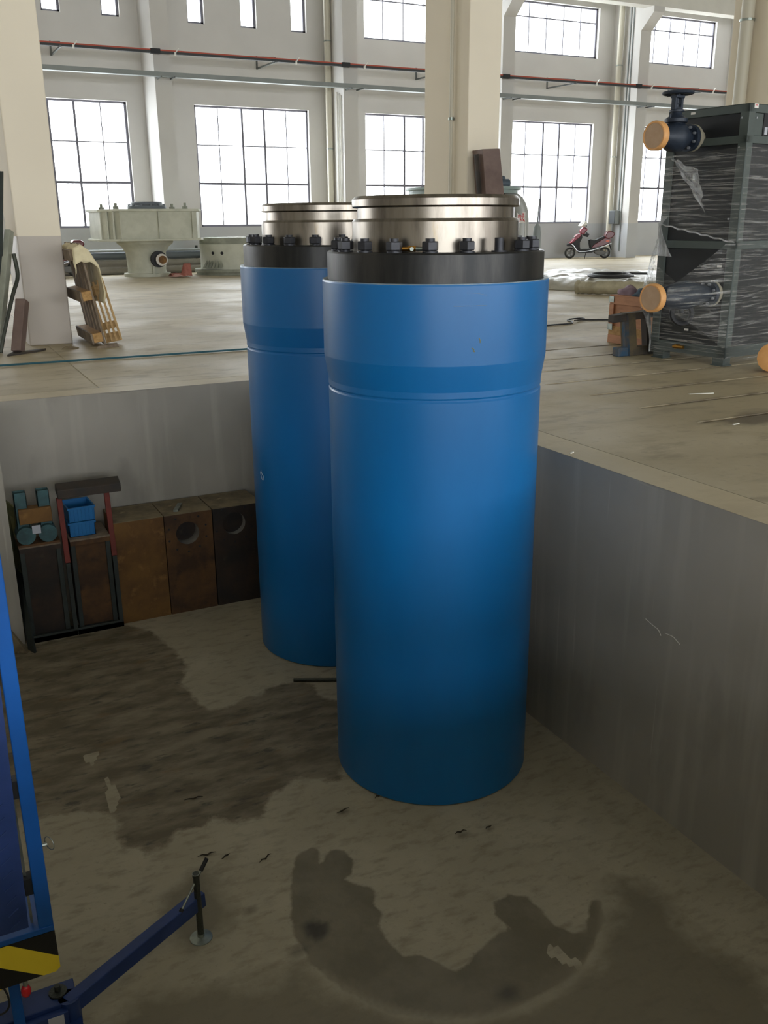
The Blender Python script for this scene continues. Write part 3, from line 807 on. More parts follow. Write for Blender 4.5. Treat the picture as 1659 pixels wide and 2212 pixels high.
# ------------------------------------------------------------------ the two blue cylinders
def hexnut(mb, c, r, h, a):
    x, y, z = c; pts = [(r * math.cos(a + k * PI / 3), r * math.sin(a + k * PI / 3)) for k in range(6)]
    vs = []
    for (s_, zz) in ((.9, z), (1, z + .004), (1, z + h - .004), (.9, z + h)):
        vs += [(x + p[0] * s_, y + p[1] * s_, zz) for p in pts]
    fs = [tuple(range(5, -1, -1)), tuple(range(18, 24))] + [(j * 6 + k, j * 6 + (k + 1) % 6, (j + 1) * 6 + (k + 1) % 6, (j + 1) * 6 + k) for j in range(3) for k in range(6)]
    mb.add(vs, fs)
def cylinder(cx, cy, label, missing, a0):
    t = Thing('hydraulic_cylinder', label, 'cylinder', (cx, cy, PD), group='upright blue cylinders in the pit', world=False)
    z = lambda h: h - PD
    t.part('barrel', MB().lathe([(0, 0), (.474, 0), (.484, .008), (.484, z(.385)), (.4805, z(.392)), (.4805, z(.398)), (.484, z(.405)), (.484, z(.43)), (.4995, z(.53)), (.5005, z(.54)), (.5005, z(.855)), (.499, z(.861)), (.4775, z(.861)), (.4775, z(.72)), (0, z(.72))], seg=128), [M['blue']], smooth=True, angle=3.5)
    t.part('barrel_lip', MB().lathe([(.478, z(.8605)), (.4985, z(.8605)), (.4975, z(.8645)), (.479, z(.8645)), (.478, z(.8605))], seg=96), M['rim'], label='scraped pale top edge', smooth=True)
    t.part('flange', MB().lathe([(0, z(.73)), (.470, z(.73)), (.4765, z(.74)), (.4765, z(.974)), (.471, z(.981)), (.33, z(.981)), (0, z(.981))], seg=128), M['flange'], smooth=True, angle=30)
    t.part('piston_head', MB().lathe([(0, z(.97)), (.364, z(.97)), (.364, z(1.100)), (.356, z(1.112)), (.3415, z(1.113)), (.3415, z(1.156)), (.357, z(1.157)), (.3635, z(1.163)), (.3635, z(1.190)), (.350, z(1.204)), (.12, z(1.206)), (.11, z(1.19)), (0, z(1.19))], seg=128), M['steel'], label='bright machined steel head with a groove', smooth=True, angle=25)
    st0 = nut0 = None
    for k in range(18):
        a = math.radians(a0 + 20 * k)
        p = (.425 * math.cos(a), .425 * math.sin(a))
        st = MB().cyl((p[0], p[1], z(.975)), (p[0], p[1], z(1.036)), .0185, 14).lathe([(.0185, 0), (.0315, 0), (.0315, .005), (.0185, .005)], (p[0], p[1], z(.9812)), 16)
        so = t.part('stud', st, M['nut'], smooth=True)
        if (a0 + 20 * k) % 360 != missing:
            nb = MB(); hexnut(nb, (p[0], p[1], z(.989)), .0335, .036, a + random.uniform(-.4, .4))
            t.part('nut', nb, M['nut'], parent=so)
    return t
cylA = cylinder(2.0846, 3.6346, 'nearer blue hydraulic cylinder standing upright in the pit, one nut missing', (-82.5) % 360, -122.5)
cylB = cylinder(2.2117, 5.1665, 'farther blue hydraulic cylinder, half hidden behind the nearer one', 999, -120.0)
def surface_mark(t, c, r, pts, w, m, label):
    P = [(c.o.location.x + r * math.cos(math.radians(a)), c.o.location.y + r * math.sin(math.radians(a)), z) for a, z in pts]
    P = [(p[0] - c.o.location.x, p[1] - c.o.location.y, p[2] - PD) for p in P]
    c.part(t, MB().tube(spline(P, 4), w, 5), m, label=label, smooth=True)
surface_mark('scratch', cylA, .5003, [(-111.2, .779), (-108, .7785), (-105.8, .780), (-102, .779), (-98, .780), (-95.2, .778)], .0008, M['rim'], 'thin pale scratch')
surface_mark('scratch', cylA, .5003, [(-105.3, .830), (-102, .829), (-99.3, .826), (-95.4, .818)], .0006, M['rim'], 'thin pale scratch')
surface_mark('paint_smudge', cylA, .5, [(-98.9, .652), (-98.3, .643), (-98.2, .632)], .0022, M['yellow_green'], 'yellowish smudge')
surface_mark('paint_smudge', cylA, .5, [(-102.3, .613), (-101.2, .606), (-101.6, .600), (-100.7, .597)], .0022, M['yellow_green'], 'yellowish smudge')
surface_mark('chalk_scribble', cylB, .4843, [(-173.2, -.330), (-174.6, -.345), (-173.8, -.362), (-172.4, -.382), (-170.6, -.384), (-170.0, -.365), (-171.8, -.352), (-173.4, -.338)], .0009, M['paper'], 'small white chalk loop')
# brass fitting on the near cylinder's flange
a = math.radians(-133); q = (cylA.o.location.x + .405 * math.cos(a), cylA.o.location.y + .405 * math.sin(a), .984)
t = Thing('brass_fitting', 'small brass pipe fitting lying on the nearer cylinder flange between nuts', 'fitting', q)
u = Vector((math.cos(math.radians(-38)), math.sin(math.radians(-38)), 0)); c0 = Vector(q) + Vector((0, 0, .012))
mb = MB().cyl(c0 - u * .04, c0 - u * .012, .009, 10).cyl(c0 - u * .014, c0 + u * .016, .0125, 6)
t.part('brass_body', mb, M['brass'], smooth=True)
t.part('steel_nipple', MB().cyl(c0 + u * .016, c0 + u * .06, .008, 10).cyl(c0 - u * .0, c0 - u * .0 + Vector((-.012, -.02, 0)), .008, 10), M['galv'], smooth=True)

# ------------------------------------------------------------------ steel blocks along the pit's far wall
def plate(x0, x1, m, label, hole=None, h=.73, y0=6.0, y1=6.36):
    t = Thing('steel_block', label, 'block', ((x0 + x1) / 2, y0, PD), group='steel blocks along the pit wall')
    z0, z1 = PD, PD + h
    mb = MB()
    if hole:
        hx, hz, hr, dp = hole; n = 24
        # front face ring grid around the hole, then the other five faces
        circ = [(hx + hr * math.cos(2 * PI * k / n + PI / 4), hz + hr * math.sin(2 * PI * k / n + PI / 4)) for k in range(n)]
        sq = []
        cor = [(x1, z1), (x0, z1), (x0, z0), (x1, z0)]
        for k in range(n):
            s_, f_ = divmod(k, n // 4); f_ /= n // 4
            a_, b2 = cor[s_], cor[(s_ + 1) % 4]; sq.append((a_[0] + (b2[0] - a_[0]) * f_, a_[1] + (b2[1] - a_[1]) * f_))
        vs = [(p[0], y0, p[1]) for p in circ] + [(p[0], y0, p[1]) for p in sq]
        mb.add(vs, [(k, (k + 1) % n, n + (k + 1) % n, n + k) for k in range(n)])
        mb.add([(x0, y0, z0), (x1, y0, z0), (x1, y1, z0), (x0, y1, z0), (x0, y0, z1), (x1, y0, z1), (x1, y1, z1), (x0, y1, z1)], [(3, 2, 1, 0), (1, 2, 6, 5), (2, 3, 7, 6), (3, 0, 4, 7)])
    else:
        mb.add([(x0, y0, z0), (x1, y0, z0), (x1, y1, z0), (x0, y1, z0), (x0, y0, z1), (x1, y0, z1), (x1, y1, z1), (x0, y1, z1)], [(3, 2, 1, 0), (0, 1, 5, 4), (1, 2, 6, 5), (2, 3, 7, 6), (3, 0, 4, 7)])
    t.part('body', mb, m)
    t.part('top_face', MB().box(x0, x1, y0, y1, z1, z1 + .004), M['dusty_top'], label='dusty pale top')
    if hole:
        b = MB().lathe([(hr, 0), (hr, dp)], (hx, y0, hz), 32, (0, 1, 0))
        t.part('bore', b, M['bore'], smooth=True, label='shallow round bore')
        t.part('bore_floor', MB().lathe([(0, 0), (hr, 0)], (hx, y0 + dp, hz), 32, (0, 1, 0)), M['dark_block'])
        bh = MB()
        for k in range(10):
            aa = 2 * PI * k / 10 + .3
            xx, zz = hx + (hr + .055) * math.cos(aa), hz + (hr + .055) * math.sin(aa)
            if x0 + .01 < xx < x1 - .01 and zz < z1 - .01: bh.cyl((xx, y0 - .002, zz), (xx, y0 + .001, zz), .008, 8)
        t.part('screw_hole', bh, M['black'])['kind'] = 'stuff'
    return t
plate(.978, 1.312, M['ochre_block'], 'ochre rusty steel block, leftmost of the three solid blocks')
plate(1.318, 1.652, M['rust_block'], 'dark brown steel block with round bore, middle of three blocks', (1.474, -.958, .082, .10))
plate(1.660, 2.02, M['dark_block'], 'blackish steel block with round bore beside the farther blue cylinder', (1.812, -.940, .082, .06))

single('steel_file', 'small grey bar lying on the middle steel block', 'tool', MB().hexa([(1.40, 6.06, PD + .734), (1.43, 6.05, PD + .734), (1.50, 6.20, PD + .734), (1.47, 6.21, PD + .734), (1.40, 6.06, PD + .75), (1.43, 6.05, PD + .75), (1.50, 6.20, PD + .75), (1.47, 6.21, PD + .75)]), M['galv'], (1.44, 6.1, PD + .734))
# angle-iron framed boxes at the left
def framed(x0, x1, xb0, xb1, zt, m, label, y0=6.0, y1=6.3):
    t = Thing('framed_steel_box', label, 'steel box', ((x0 + x1) / 2, y0, PD), group='framed steel boxes at the pit wall')
    w = .03
    t.part('panel', MB().box(x0 + w, x1 - w, y0 + .02, y0 + .03, PD + w, zt - .01).box(x0 + .005, x0 + .012, y0 + .02, y1, PD + w, zt).box(x1 - .012, x1 - .005, y0 + .02, y1, PD + w, zt), m)
    for xx in (x0, x1 - w):
        t.part('corner_angle', MB().box(xx, xx + w, y0, y0 + .03, PD + .02, zt), M['dark_green_steel'], bevel=.003)
    t.part('base_channel', MB().box(xb0, xb1, y0 - .04, y0 + .05, PD, PD + .035).box(xb0, xb1, y0 - .04, y0 - .032, PD, PD + .05), M['dark_green_steel'])
    t.part('top_rail', MB().box(x0, x1, y0 - .005, y0 + .02, zt - .03, zt), m)
    t.part('top_plate', MB().box(x0 - .002, x1 + .002, y0 - .004, y1, zt, zt + .012), M['wood_old'])
    return t
framed(.375, .63, .36, .668, -.895, M['dark_block'], 'rust-brown framed steel box in the pit corner, leftmost')
framed(.69, .945, .672, .975, -.895, M['rust_block'], 'rust-brown framed steel box carrying two blue crates')

# red leg frame with a dark beam on top, leaning at the wall
t = Thing('red_trestle', 'red-legged steel trestle with a dark beam on top, behind blue crates', 'trestle', (.8, 6.2, PD))
for xx, zb in ((.660, -1.54), (.962, -1.54)):
    lg = t.part('leg', MB().bar((xx, 5.985, -1.03), (xx + .001, 6.06, -.60), .034, .03, (0, 1, 0)), M['oxide_red'], bevel=.003)
    t.part('leg_foot', MB().bar((xx, 5.975, zb), (xx, 5.985, -1.03), .026, .03, (0, 1, 0)), M['dark_green_steel'], parent=lg)
t.part('beam', MB().prism([(6.02, -.602), (6.02, -.545), (6.10, -.513), (6.13, -.57)], (.65, 0, 0), (0, 1, 0), (0, 0, 1), (.405, 0, 0)), M['dark_rust'], label='dark steel beam', bevel=.004)

def blue_crate(z, label, tilt):
    x0, x1, y0, y1, h = .70, .868, 6.05, 6.27, .10
    t = Thing('parts_crate', label, 'crate', ((x0 + x1) / 2, (y0 + y1) / 2, z), rz=tilt, group='blue crates', world=False)
    hx, hy = (x1 - x0) / 2, (y1 - y0) / 2
    w = .004; mb = MB().box(-hx, hx, -hy, hy, 0, w)
    for (a, b, c, d) in ((-hx, hx, -hy, -hy + w), (-hx, hx, hy - w, hy), (-hx, -hx + w, -hy, hy), (hx - w, hx, -hy, hy)): mb.box(a, b, c, d, 0, h)
    t.part('shell', mb, M['crate_blue'])
    t.part('rim', MB().box(-hx - .006, hx + .006, -hy - .006, -hy, h - .014, h).box(-hx - .006, hx + .006, hy, hy + .006, h - .014, h).box(-hx - .006, -hx, -hy, hy, h - .014, h).box(hx, hx + .006, -hy, hy, h - .014, h), M['crate_blue'])
    for k in range(7):
        xx = -hx + .012 + k * (2 * hx - .024) / 6
        t.part('rib', MB().box(xx - .002, xx + .002, -hy - .004, -hy, .002, h - .014), M['crate_blue'])
blue_crate(-.883, 'small blue plastic crate on the framed box, lower of two', 0)
blue_crate(-.780, 'small blue plastic crate on the framed box, upper of two', .06)

# teal fixture standing on the leftmost box
t = Thing('roller_fixture', 'teal and rust roller fixture on the leftmost framed box', 'fixture', (.5, 6.1, -.883))
for xx in (.385, .525):
    mb = MB(); w = .004
    for (a, b, c, d) in ((xx, xx + .075, 6.03, 6.03 + w), (xx, xx + .075, 6.095, 6.1), (xx, xx + w, 6.03, 6.1), (xx + .071, xx + .075, 6.03, 6.1)): mb.box(a, b, c, d, -.80, -.53)
    t.part('square_tube', mb, M['teal'])
t.part('rust_bar', MB().box(.40, .60, 6.0, 6.09, -.735, -.635), M['ochre_block'], bevel=.004)
for xx in (.428, .562):
    t.part('roller', MB().cyl((xx, 5.99, -.81), (xx, 6.12, -.81), .058, 24), M['teal'], smooth=True)
t.part('label_tag', MB().box(.468, .52, 5.985, 5.99, -.80, -.745), M['tag_white'])
t.part('foot_plate', MB().box(.37, .63, 5.99, 6.14, -.883, -.868), M['rust_block'])

# chipped boards leaning in the corner
t = Thing('leaning_board', 'tall chipped yellow and blue painted board leaning in the pit corner', 'board', (.37, 6.1, PD))
t.part('upper_board', MB().hexa([(.345, 6.30, -1.1), (.375, 6.12, -1.1), (.385, 6.14, -1.1), (.355, 6.32, -1.1), (.352, 6.36, -.66), (.40, 6.30, -.70), (.41, 6.32, -.70), (.36, 6.38, -.66)]), M['yellow_green'])
t.part('lower_board', MB().hexa([(.340, 5.88, PD), (.372, 5.80, PD), (.384, 5.82, PD), (.350, 5.90, PD), (.343, 6.30, -1.1), (.373, 6.12, -1.1), (.383, 6.14, -1.1), (.353, 6.32, -1.1)]), M['dark_green_steel'])
single('concrete_strip', 'pale broken plaster strip lying at the foot of the pit corner', 'strip', MB().hexa([(.19, 5.90, PD), (.33, 5.82, PD), (.345, 5.86, PD), (.21, 5.95, PD), (.19, 5.93, PD + .16), (.24, 5.90, PD + .16), (.25, 5.93, PD + .16), (.20, 5.96, PD + .16)]), M['dusty_top'], (.27, 5.9, PD), bevel=.004)

# rod on the pit floor, small debris
single('steel_rod', 'short dark steel rod lying on the pit floor between the cylinders', 'rod', MB().cyl((1.72, 4.67, PD + .012), (2.05, 4.50, PD + .012), .011, 10), M['screw'], (1.88, 4.58, PD), smooth=True)
for (x, y, s_, l_) in ((.86, 3.79, .09, 'thin dark metal shaving on the pit floor, farthest from the outrigger foot'), (.80, 3.36, .08, 'dark metal shaving just beyond the outrigger handle'), (.87, 3.31, .05, 'tiny metal shaving right of the one beyond the outrigger handle'), (1.02, 3.22, .07, 'dark curled shaving left of the wet patch'), (1.46, 3.37, .07, 'dark scrap of debris left of the near cylinder foot'), (1.87, 2.98, .06, 'dark debris scrap in front of the near cylinder'), (2.0, 2.95, .04, 'small debris scrap right of the one in front of the near cylinder'), (1.66, 3.40, .05, 'bent shaving touching the near cylinder foot')):
    aa = random.uniform(-.3, .6); pts = [(x + s_ * (k / 4 - .5) * math.cos(aa), y + s_ * (k / 4 - .5) * math.sin(aa) + random.uniform(-.006, .006), PD + .004 + (.004 if k in (1, 3) else 0)) for k in range(5)]
    single('metal_shaving', l_, 'debris', MB().tube(pts, [.001, .003, .004, .003, .001], 5), M['dark_leaf'], (x, y, PD), group='metal shavings on the pit floor')

# ------------------------------------------------------------------ blue lift at the lower left
LY = 2.60
t = Thing('mobile_lift', 'blue mobile lift with chequer-plate gate and striped apron at left edge', 'lift', (-.4, 2.7, PD))
t.part('side_post', MB().box(.069, .113, LY, LY + .05, -1.045, .45), M['lift_blue'], bevel=.003)
gate = t.part('gate', MB().hexa([(-1.0, LY - .012, -1.0), (.040, LY - .012, -.998), (.040, LY - .002, -.998), (-1.0, LY - .002, -1.0), (-1.0, LY - .012, .42), (.078, LY - .012, .42), (.078, LY - .002, .42), (-1.0, LY - .002, .42)]), M['lift_blue_worn'], label='worn dark blue chequer-plate gate')
ch = MB()
for j in range(30):
    for i in range(8):
        x, z = .004 - i * .062, -.975 + j * .047 + (.0235 if i % 2 else 0)
        pts = [(x - .016, z - .010 * (1 if i % 2 == 0 else -1)), (x, z + .001), (x + .016, z + .012 * (1 if i % 2 == 0 else -1))]
        for (a, b), (c, d) in zip(pts[:-1], pts[1:]):
            ch.hexa([(a, LY - .012, b - .002), (c, LY - .012, d - .002), (c, LY - .012, d + .002), (a, LY - .012, b + .002), (a, LY - .0155, b - .001), (c, LY - .0155, d - .001), (c, LY - .0155, d + .001), (a, LY - .0155, b + .001)])
o = t.part('tread_pattern', ch, M['tread_worn'], parent=gate); o['kind'] = 'stuff'
t.part('inner_post', MB().box(.048, .056, LY + .03, LY + .04, -1.02, .42), M['galv'])
for z_ in (-.90, -.55): t.part('hinge_bracket', MB().box(.045, .07, LY + .01, LY + .05, z_, z_ + .06), M['black'])
t.part('deck_edge', MB().box(-1.0, .113, LY - .004, LY + .3, -1.046, -1.025), M['lift_blue'], bevel=.002)
ap = t.part('apron', MB().prism([(-1.0, -1.047), (.113, -1.047), (.1145, -1.19), (.10, -1.203), (-1.0, -1.203)], (0, LY - .004, 0), (1, 0, 0), (0, 0, 1), (0, .008, 0)), M['hazard_black'], label='black and yellow striped apron')
st = MB()
st.prism([(-.026, -1.0475), (.1145, -1.147), (.1145, -1.19), (.10, -1.2025), (.062, -1.2025), (-.11, -1.084), (-.075, -1.0475)], (0, LY - .0055, 0), (1, 0, 0), (0, 0, 1), (0, .0015, 0))
for k in range(1, 5):
    x = -.26 * k
    st.prism([(x - .026, -1.0475), (x + .196, -1.2025), (x + .062, -1.2025), (x - .16, -1.0475)], (0, LY - .0055, 0), (1, 0, 0), (0, 0, 1), (0, .0015, 0))
t.part('yellow_stripe', st, M['hazard_yellow'], parent=ap)
t.part('support_post', MB().box(-.046, -.012, LY + .02, LY + .055, -1.545, -1.203), M['lift_blue'], bevel=.002)
b = t.part('indicator_socket', MB().cyl((.005, LY + .01, -1.19), (.005, LY + .01, -1.245), .010, 14, r2=.006), M['galv'], smooth=True)
t.part('indicator', MB().sphere((.004, LY + .01, -1.252), .016, (1, 1, 1.5)), M['beacon_red'], label='red indicator cap', smooth=True)
# chassis beam and outrigger
t.part('chassis_beam', MB().box(-1.0, .155, 2.645, 2.745, -1.46, -1.385).box(-1.0, .12, 2.62, 2.645, -1.46, -1.40), M['lift_blue_worn'], bevel=.003)
t.part('rating_plate', MB().box(.055, .105, 2.618, 2.62, -1.452, -1.405), M['tag_white'])
t.part('pivot_bolt', MB().cyl((.10, 2.70, -1.385), (.10, 2.70, -1.355), .010, 8).cyl((.10, 2.70, -1.385), (.10, 2.70, -1.378), .03, 14), M['screw'])
fo = Vector((.642, 2.897, 0))
A0, A1 = Vector((.12, 2.655, -1.415)), Vector((.664, 2.925, -1.383))
t.part('outrigger_arm', MB().bar(A0, A1, .045, .062), M['lift_blue_worn'], bevel=.004, label='dark blue outrigger arm')
t.part('arm_pivot', MB().cyl((.13, 2.665, -1.50), (.13, 2.665, -1.385), .035, 16).box(.07, .16, 2.60, 2.665, -1.54, -1.46), M['lift_blue_worn'])
leg = t.part('jack_screw', MB().cyl((fo.x, fo.y, PD + .02), (fo.x, fo.y, -1.245), .0128, 14).cyl((fo.x, fo.y, -1.258), (fo.x, fo.y, -1.248), .0145, 14), M['screw'], smooth=True)
t.part('screw_cap', MB().cyl((fo.x, fo.y, -1.2485), (fo.x, fo.y, -1.2455), .0145, 16), M['galv'], parent=leg)
t.part('foot_disc', MB().lathe([(0, .022), (.013, .022), (.014, .010), (.043, .003), (.044, 0), (0, 0)], (fo.x, fo.y, PD), 28), M['galv'], smooth=True, label='galvanised foot disc')
hd = Vector((.10, .045, -.075)).normalized(); hc = Vector((fo.x, fo.y, -1.275))
hd = Vector((-.62, -.30, -.72)).normalized()
h = t.part('crank_bar', MB().cyl(hc - hd * .06, hc + hd * .13, .0042, 8), M['galv'], smooth=True)
t.part('crank_grip', MB().cyl(hc + hd * .11, hc + hd * .155, .0085, 10), M['black'], parent=h, smooth=True)
t.part('crank_grip', MB().cyl(hc - hd * .085, hc - hd * .035, .0085, 10), M['black'], parent=h, smooth=True)
# ring pin on the post, cable at the bottom
t.part('ring_pin', MB().torus((.135, LY + .02, -.74), (1, .6, 0), .022, .0016, 24, 6, squash=1.0).cyl((.113, LY + .02, -.74), (.128, LY + .02, -.74), .006, 8), M['galv'], smooth=True)
t.part('control_cable', MB().tube(spline([(-.06, LY + .01, -1.205), (-.05, LY, -1.24), (-.052, LY, -1.28), (-.075, LY, -1.30), (-.12, LY, -1.29)], 5), .0035, 6), M['black'], smooth=True)

# ------------------------------------------------------------------ film-wrapped cabinet machine
MX, MY, MA = 5.56, 5.17, math.radians(8)
t = Thing('chiller_cabinet', 'tall dark grey machine cabinet wrapped in clear stretch film', 'machine', (MX, MY, 0), rz=MA, world=False)
# local axes: +x along the right face, +y along the left face going back
Wd, Dp, HT = 1.25, .72, 1.893
pw = .075
fr = MB()
for (x, y) in ((0, 0), (Wd - pw, 0), (0, Dp - pw), (Wd - pw, Dp - pw)): fr.box(x, x + pw, y, y + pw, .064, HT)
for (z0, z1) in ((.064, .15), (HT - .06, HT), (1.625, 1.68), (.88, .94)):
    fr.box(0, Wd, 0, .03, z0, z1).box(0, Wd, Dp - .03, Dp, z0, z1).box(0, .03, 0, Dp, z0, z1).box(Wd - .03, Wd, 0, Dp, z0, z1)
fr.box(0, Wd, 0, Dp, HT - .01, HT)
t.part('frame', fr, M['cabinet'], bevel=.004)
for (z0, z1) in ((.15, .88), (.94, 1.625), (1.68, HT - .06)):
    t.part('side_panel', MB().box(.012, .02, pw * .4, Dp - .04, z0, z1), M['panel'], bevel=.002)
    t.part('front_panel', MB().box(pw, Wd - pw, .012, .02, z0, z1), M['panel'] if z0 < 1.6 else M['cabinet'], bevel=.002)
for (x, y) in ((.02, .02), (.02, Dp - .12), (Wd - .12, .02), (Wd - .12, Dp - .12)):
    t.part('foot', MB().box(x, x + .09, y, y + .1, .008, .064).box(x - .01, x + .10, y - .01, y + .11, 0, .008), M['cabinet'])
for (y, z) in ((.06, 1.80), (.06, 1.60), (.09, 1.10)):
    t.part('panel_screw', MB().cyl((-.001, y, z), (.012, y, z), .007, 10), M['bolt_bright'])
t.part('panel_screw', MB().cyl((.10, .004, 1.80), (.10, .014, 1.80), .007, 10), M['bolt_bright'])
t.part('paper_tag', MB().box(.048, .095, -.002, 0, 1.862, 1.892), M['sticker'], label='white tag with red print')
t.part('tag_print', MB().box(.062, .082, -.003, -.002, 1.879, 1.884), M['red_ink'])
for (y, z) in ((.49, 1.866), (.125, .755), (.375, .255)):
    t.part('small_tag', MB().box(-.002, 0, y - .02, y + .02, z - .008, z + .008), M['sticker'])
t.part('vent_grille', MB().box(.19, .34, .006, .012, 1.66, 1.84), M['black'])
t.part('display_panel', MB().box(.205, .24, .002, .006, 1.69, 1.74), M['tag_white'])
t.part('drain_valve', MB().cyl((-.05, .43, .12), (.01, .43, .12), .018, 12).cyl((-.05, .35, .12), (-.05, .45, .12), .013, 10), M['brass'], smooth=True)

def valve(label, y, z, cap_off, cap_r, wheel=None):
    """gate valve on a pipe stub leaving the cabinet's left face along local -x"""
    X = lambda o, dy=0, dz=0: (-o, y + dy, z + dz)
    v = Thing('flanged_valve', label, 'valve', (MX, MY, 0), rz=MA, world=False)
    ax = (-1, 0, 0)
    v.part('pipe_stub', MB().cyl(X(-.03), X(.06), cap_r * .62, 24), M['valve_flange'], smooth=True)
    f1 = v.part('rear_flange', MB().cyl(X(.06), X(.085), cap_r, 32), M['valve_flange'], smooth=True)
    f2 = v.part('body_flange', MB().cyl(X(.088), X(.125), cap_r * .98, 32), M['valve'], smooth=True)
    for k in range(8):
        a = 2 * PI * (k + .5) / 8
        v.part('flange_bolt', MB().cyl(X(.122, cap_r * .78 * math.cos(a), cap_r * .78 * math.sin(a)), X(.145, cap_r * .78 * math.cos(a), cap_r * .78 * math.sin(a)), .010, 6), M['bolt_bright'], parent=f2)
    L_ = cap_off
    v.part('body', MB().lathe([(cap_r * .6, .12), (cap_r * .66, .16), (cap_r * 1.08, L_ * .5 - .02), (cap_r * 1.08, L_ * .5 + .05), (cap_r * .66, L_ - .1), (cap_r * .6, L_ - .05)], (0, y, z), 28, ax), M['valve'], smooth=True)
    v.part('outer_flange', MB().cyl(X(L_ - .055), X(L_ - .02), cap_r * .94, 32), M['valve'], smooth=True)
    cp = v.part('end_cap', MB().lathe([(cap_r * .95, L_ - .045), (cap_r * 1.04, L_ - .045), (cap_r * 1.05, L_), (cap_r * 1.0, L_ + .008), (cap_r * .9, L_ + .008), (cap_r * .88, L_ + .004), (0, L_ + .004)], (0, y, z), 36, ax), [M['orange_cap']], label='orange plastic end cap', smooth=True)
    v.part('cap_face', MB().cyl(X(L_ + .0035), X(L_ + .0055), cap_r * .88, 32), M['cap_face'], parent=cp)
    return v, X
v1, X = valve('upper dark valve with handwheel and orange cap on the cabinet side', .43, 1.684, .50, .098)
mid = .27
v1.part('bonnet', MB().lathe([(.055, .08), (.06, .095), (.085, .10), (.085, .125), (.075, .128), (.045, .15), (.04, .17), (.055, .172), (.055, .185), (.035, .19), (.033, .2)], X(mid), 24), M['valve'], smooth=True)
v1.part('yoke', MB().box(-mid - .046, -mid - .024, .43 - .02, .43 + .02, 1.684 + .185, 1.684 + .275).box(-mid + .024, -mid + .046, .43 - .02, .43 + .02, 1.684 + .185, 1.684 + .275).box(-mid - .046, -mid + .046, .43 - .03, .43 + .03, 1.684 + .265, 1.684 + .285).box(-mid - .03, -mid + .03, .43 - .012, .43 + .012, 1.684 + .222, 1.684 + .230), M['valve'], bevel=.004)
v1.part('stem', MB().cyl(X(mid, 0, .18), X(mid, 0, .325), .010, 12), M['valve'], smooth=True)
hw = MB().torus(X(mid, 0, .30), (0, 0, 1), .105, .011, 32, 8)
for k in range(5):
    a = 2 * PI * k / 5 + .4
    hw.bar(X(mid, 0, .298), (-mid + .1 * math.cos(a), .43 + .1 * math.sin(a), 1.984), .02, .010)
hw.cyl(X(mid, 0, .285), X(mid, 0, .315), .022, 12)
v1.part('handwheel', hw, M['valve'], smooth=True)
for s_ in (-1, 1):
    v1.part('gland_bolt', MB().cyl(X(mid + s_ * .07, 0, .105), X(mid + s_ * .07, 0, .155), .009, 8), M['valve'])
v2, X = valve('lower dark valve with orange cap under film on the cabinet side', .13, .556, .76, .098)
a_w = X(.42, -.02, -.13)
v2.part('handwheel', MB().torus(a_w, (-.35, -1, .25), .085, .02, 28, 8, squash=.9).cyl(X(.42, 0, -.05), a_w, .02, 12), M['black'], smooth=True, label='black handwheel hanging down')
v2.part('side_tube', MB().cyl(X(.12, .02, 0), X(.74, .02, 0), .07, 20), M['valve'], smooth=True)

# the film: left side (bulging out over the low valve) and front side, plus bunched twist
def nz(p, s=1.0): return mnoise.noise(Vector(p) * s)
def film_left(u, v):
    y = -.004 + u * (Dp + .004); zl = .93 + .14 * u; z = zl + v * (1.60 - zl - .03 * u)
    wob = .018 * nz((y * 3, z * 14 - y * 3, 1)) + .010 * nz((y * 6, z * 40 - y * 8, 4))
    return (-.012 - abs(wob) - .02 * math.sin(PI * u), y, z)
t.part('side_film', MB().grid(film_left, 30, 80), M['film_h'], smooth=True, label='clear stretch film')
def film_low(u, v):
    y = -.004 + u * (Dp + .004); z = .03 + v * (.30 + .42 * u)
    wob = .014 * nz((y * 3, z * 12 + y * 6, 11)) + .010 * nz((y * 5, z * 40 + y * 16, 14))
    return (-.012 - abs(wob), y, z)
t.part('side_film', MB().grid(film_low, 30, 60), M['film_h'], smooth=True, label='clear stretch film')
def reach(z):      # how far the film is pushed out by the low valve
    return .70 * max(0, 1 - max(0, abs(z - .56) - .07) / .36) ** 1.15 + .014
def film_back_half(u, v):
    z = .95 - v * .90; o = reach(z); ye = .24 + .46 * (1 - (o - .014) / .70)
    fold = .018 * abs(nz((u * 14, z * 5, 2))) + .008 * nz((u * 30, z * 9, 5))
    return (-.008 - o * u ** .9 - fold, (Dp - .004) * (1 - u) + ye * u + fold * .5, z + .015 * nz((u * 3, v * 6, 8)))
def film_front_half(u, v):
    z = .95 - v * .90; o = reach(z); k = (o - .014) / .70
    ye = .02 * k + .0
    fold = .014 * abs(nz((u * 5, z * 26 + u * 5, 3))) + .006 * nz((u * 9, z * 60, 6))
    return (-.008 - o * (1 - u) - fold, ye * (1 - u) - .002 - fold * .6, z)
t.part('draped_film', MB().grid(film_back_half, 34, 60), M['film_t'], smooth=True, label='film stretched out over the lower valve')
t.part('draped_film', MB().grid(film_front_half, 34, 90), M['film_h'], smooth=True, label='film stretched out over the lower valve')
def film_rope(u, v):      # rolled lower hem of the upper wrap
    x0, x1 = -.02, -.02
    y = Dp * (1 - u); z = 1.07 - .14 * u + .004 * math.sin(u * 40)
    a = 2 * PI * v; rr2 = .007 + .003 * nz((u * 20, 0, 1))
    return (-.025 + rr2 * math.cos(a), y, z + rr2 * math.sin(a))
t.part('film_hem', MB().grid(film_rope, 40, 8), M['film_d'], smooth=True)
def film_front(u, v):
    x = u * Wd; z = .03 + v * 1.57
    return (x, -.008 - abs(.010 * nz((x * 3, z * 16, 7)) + .006 * nz((x * 6, z * 40, 2))), z)
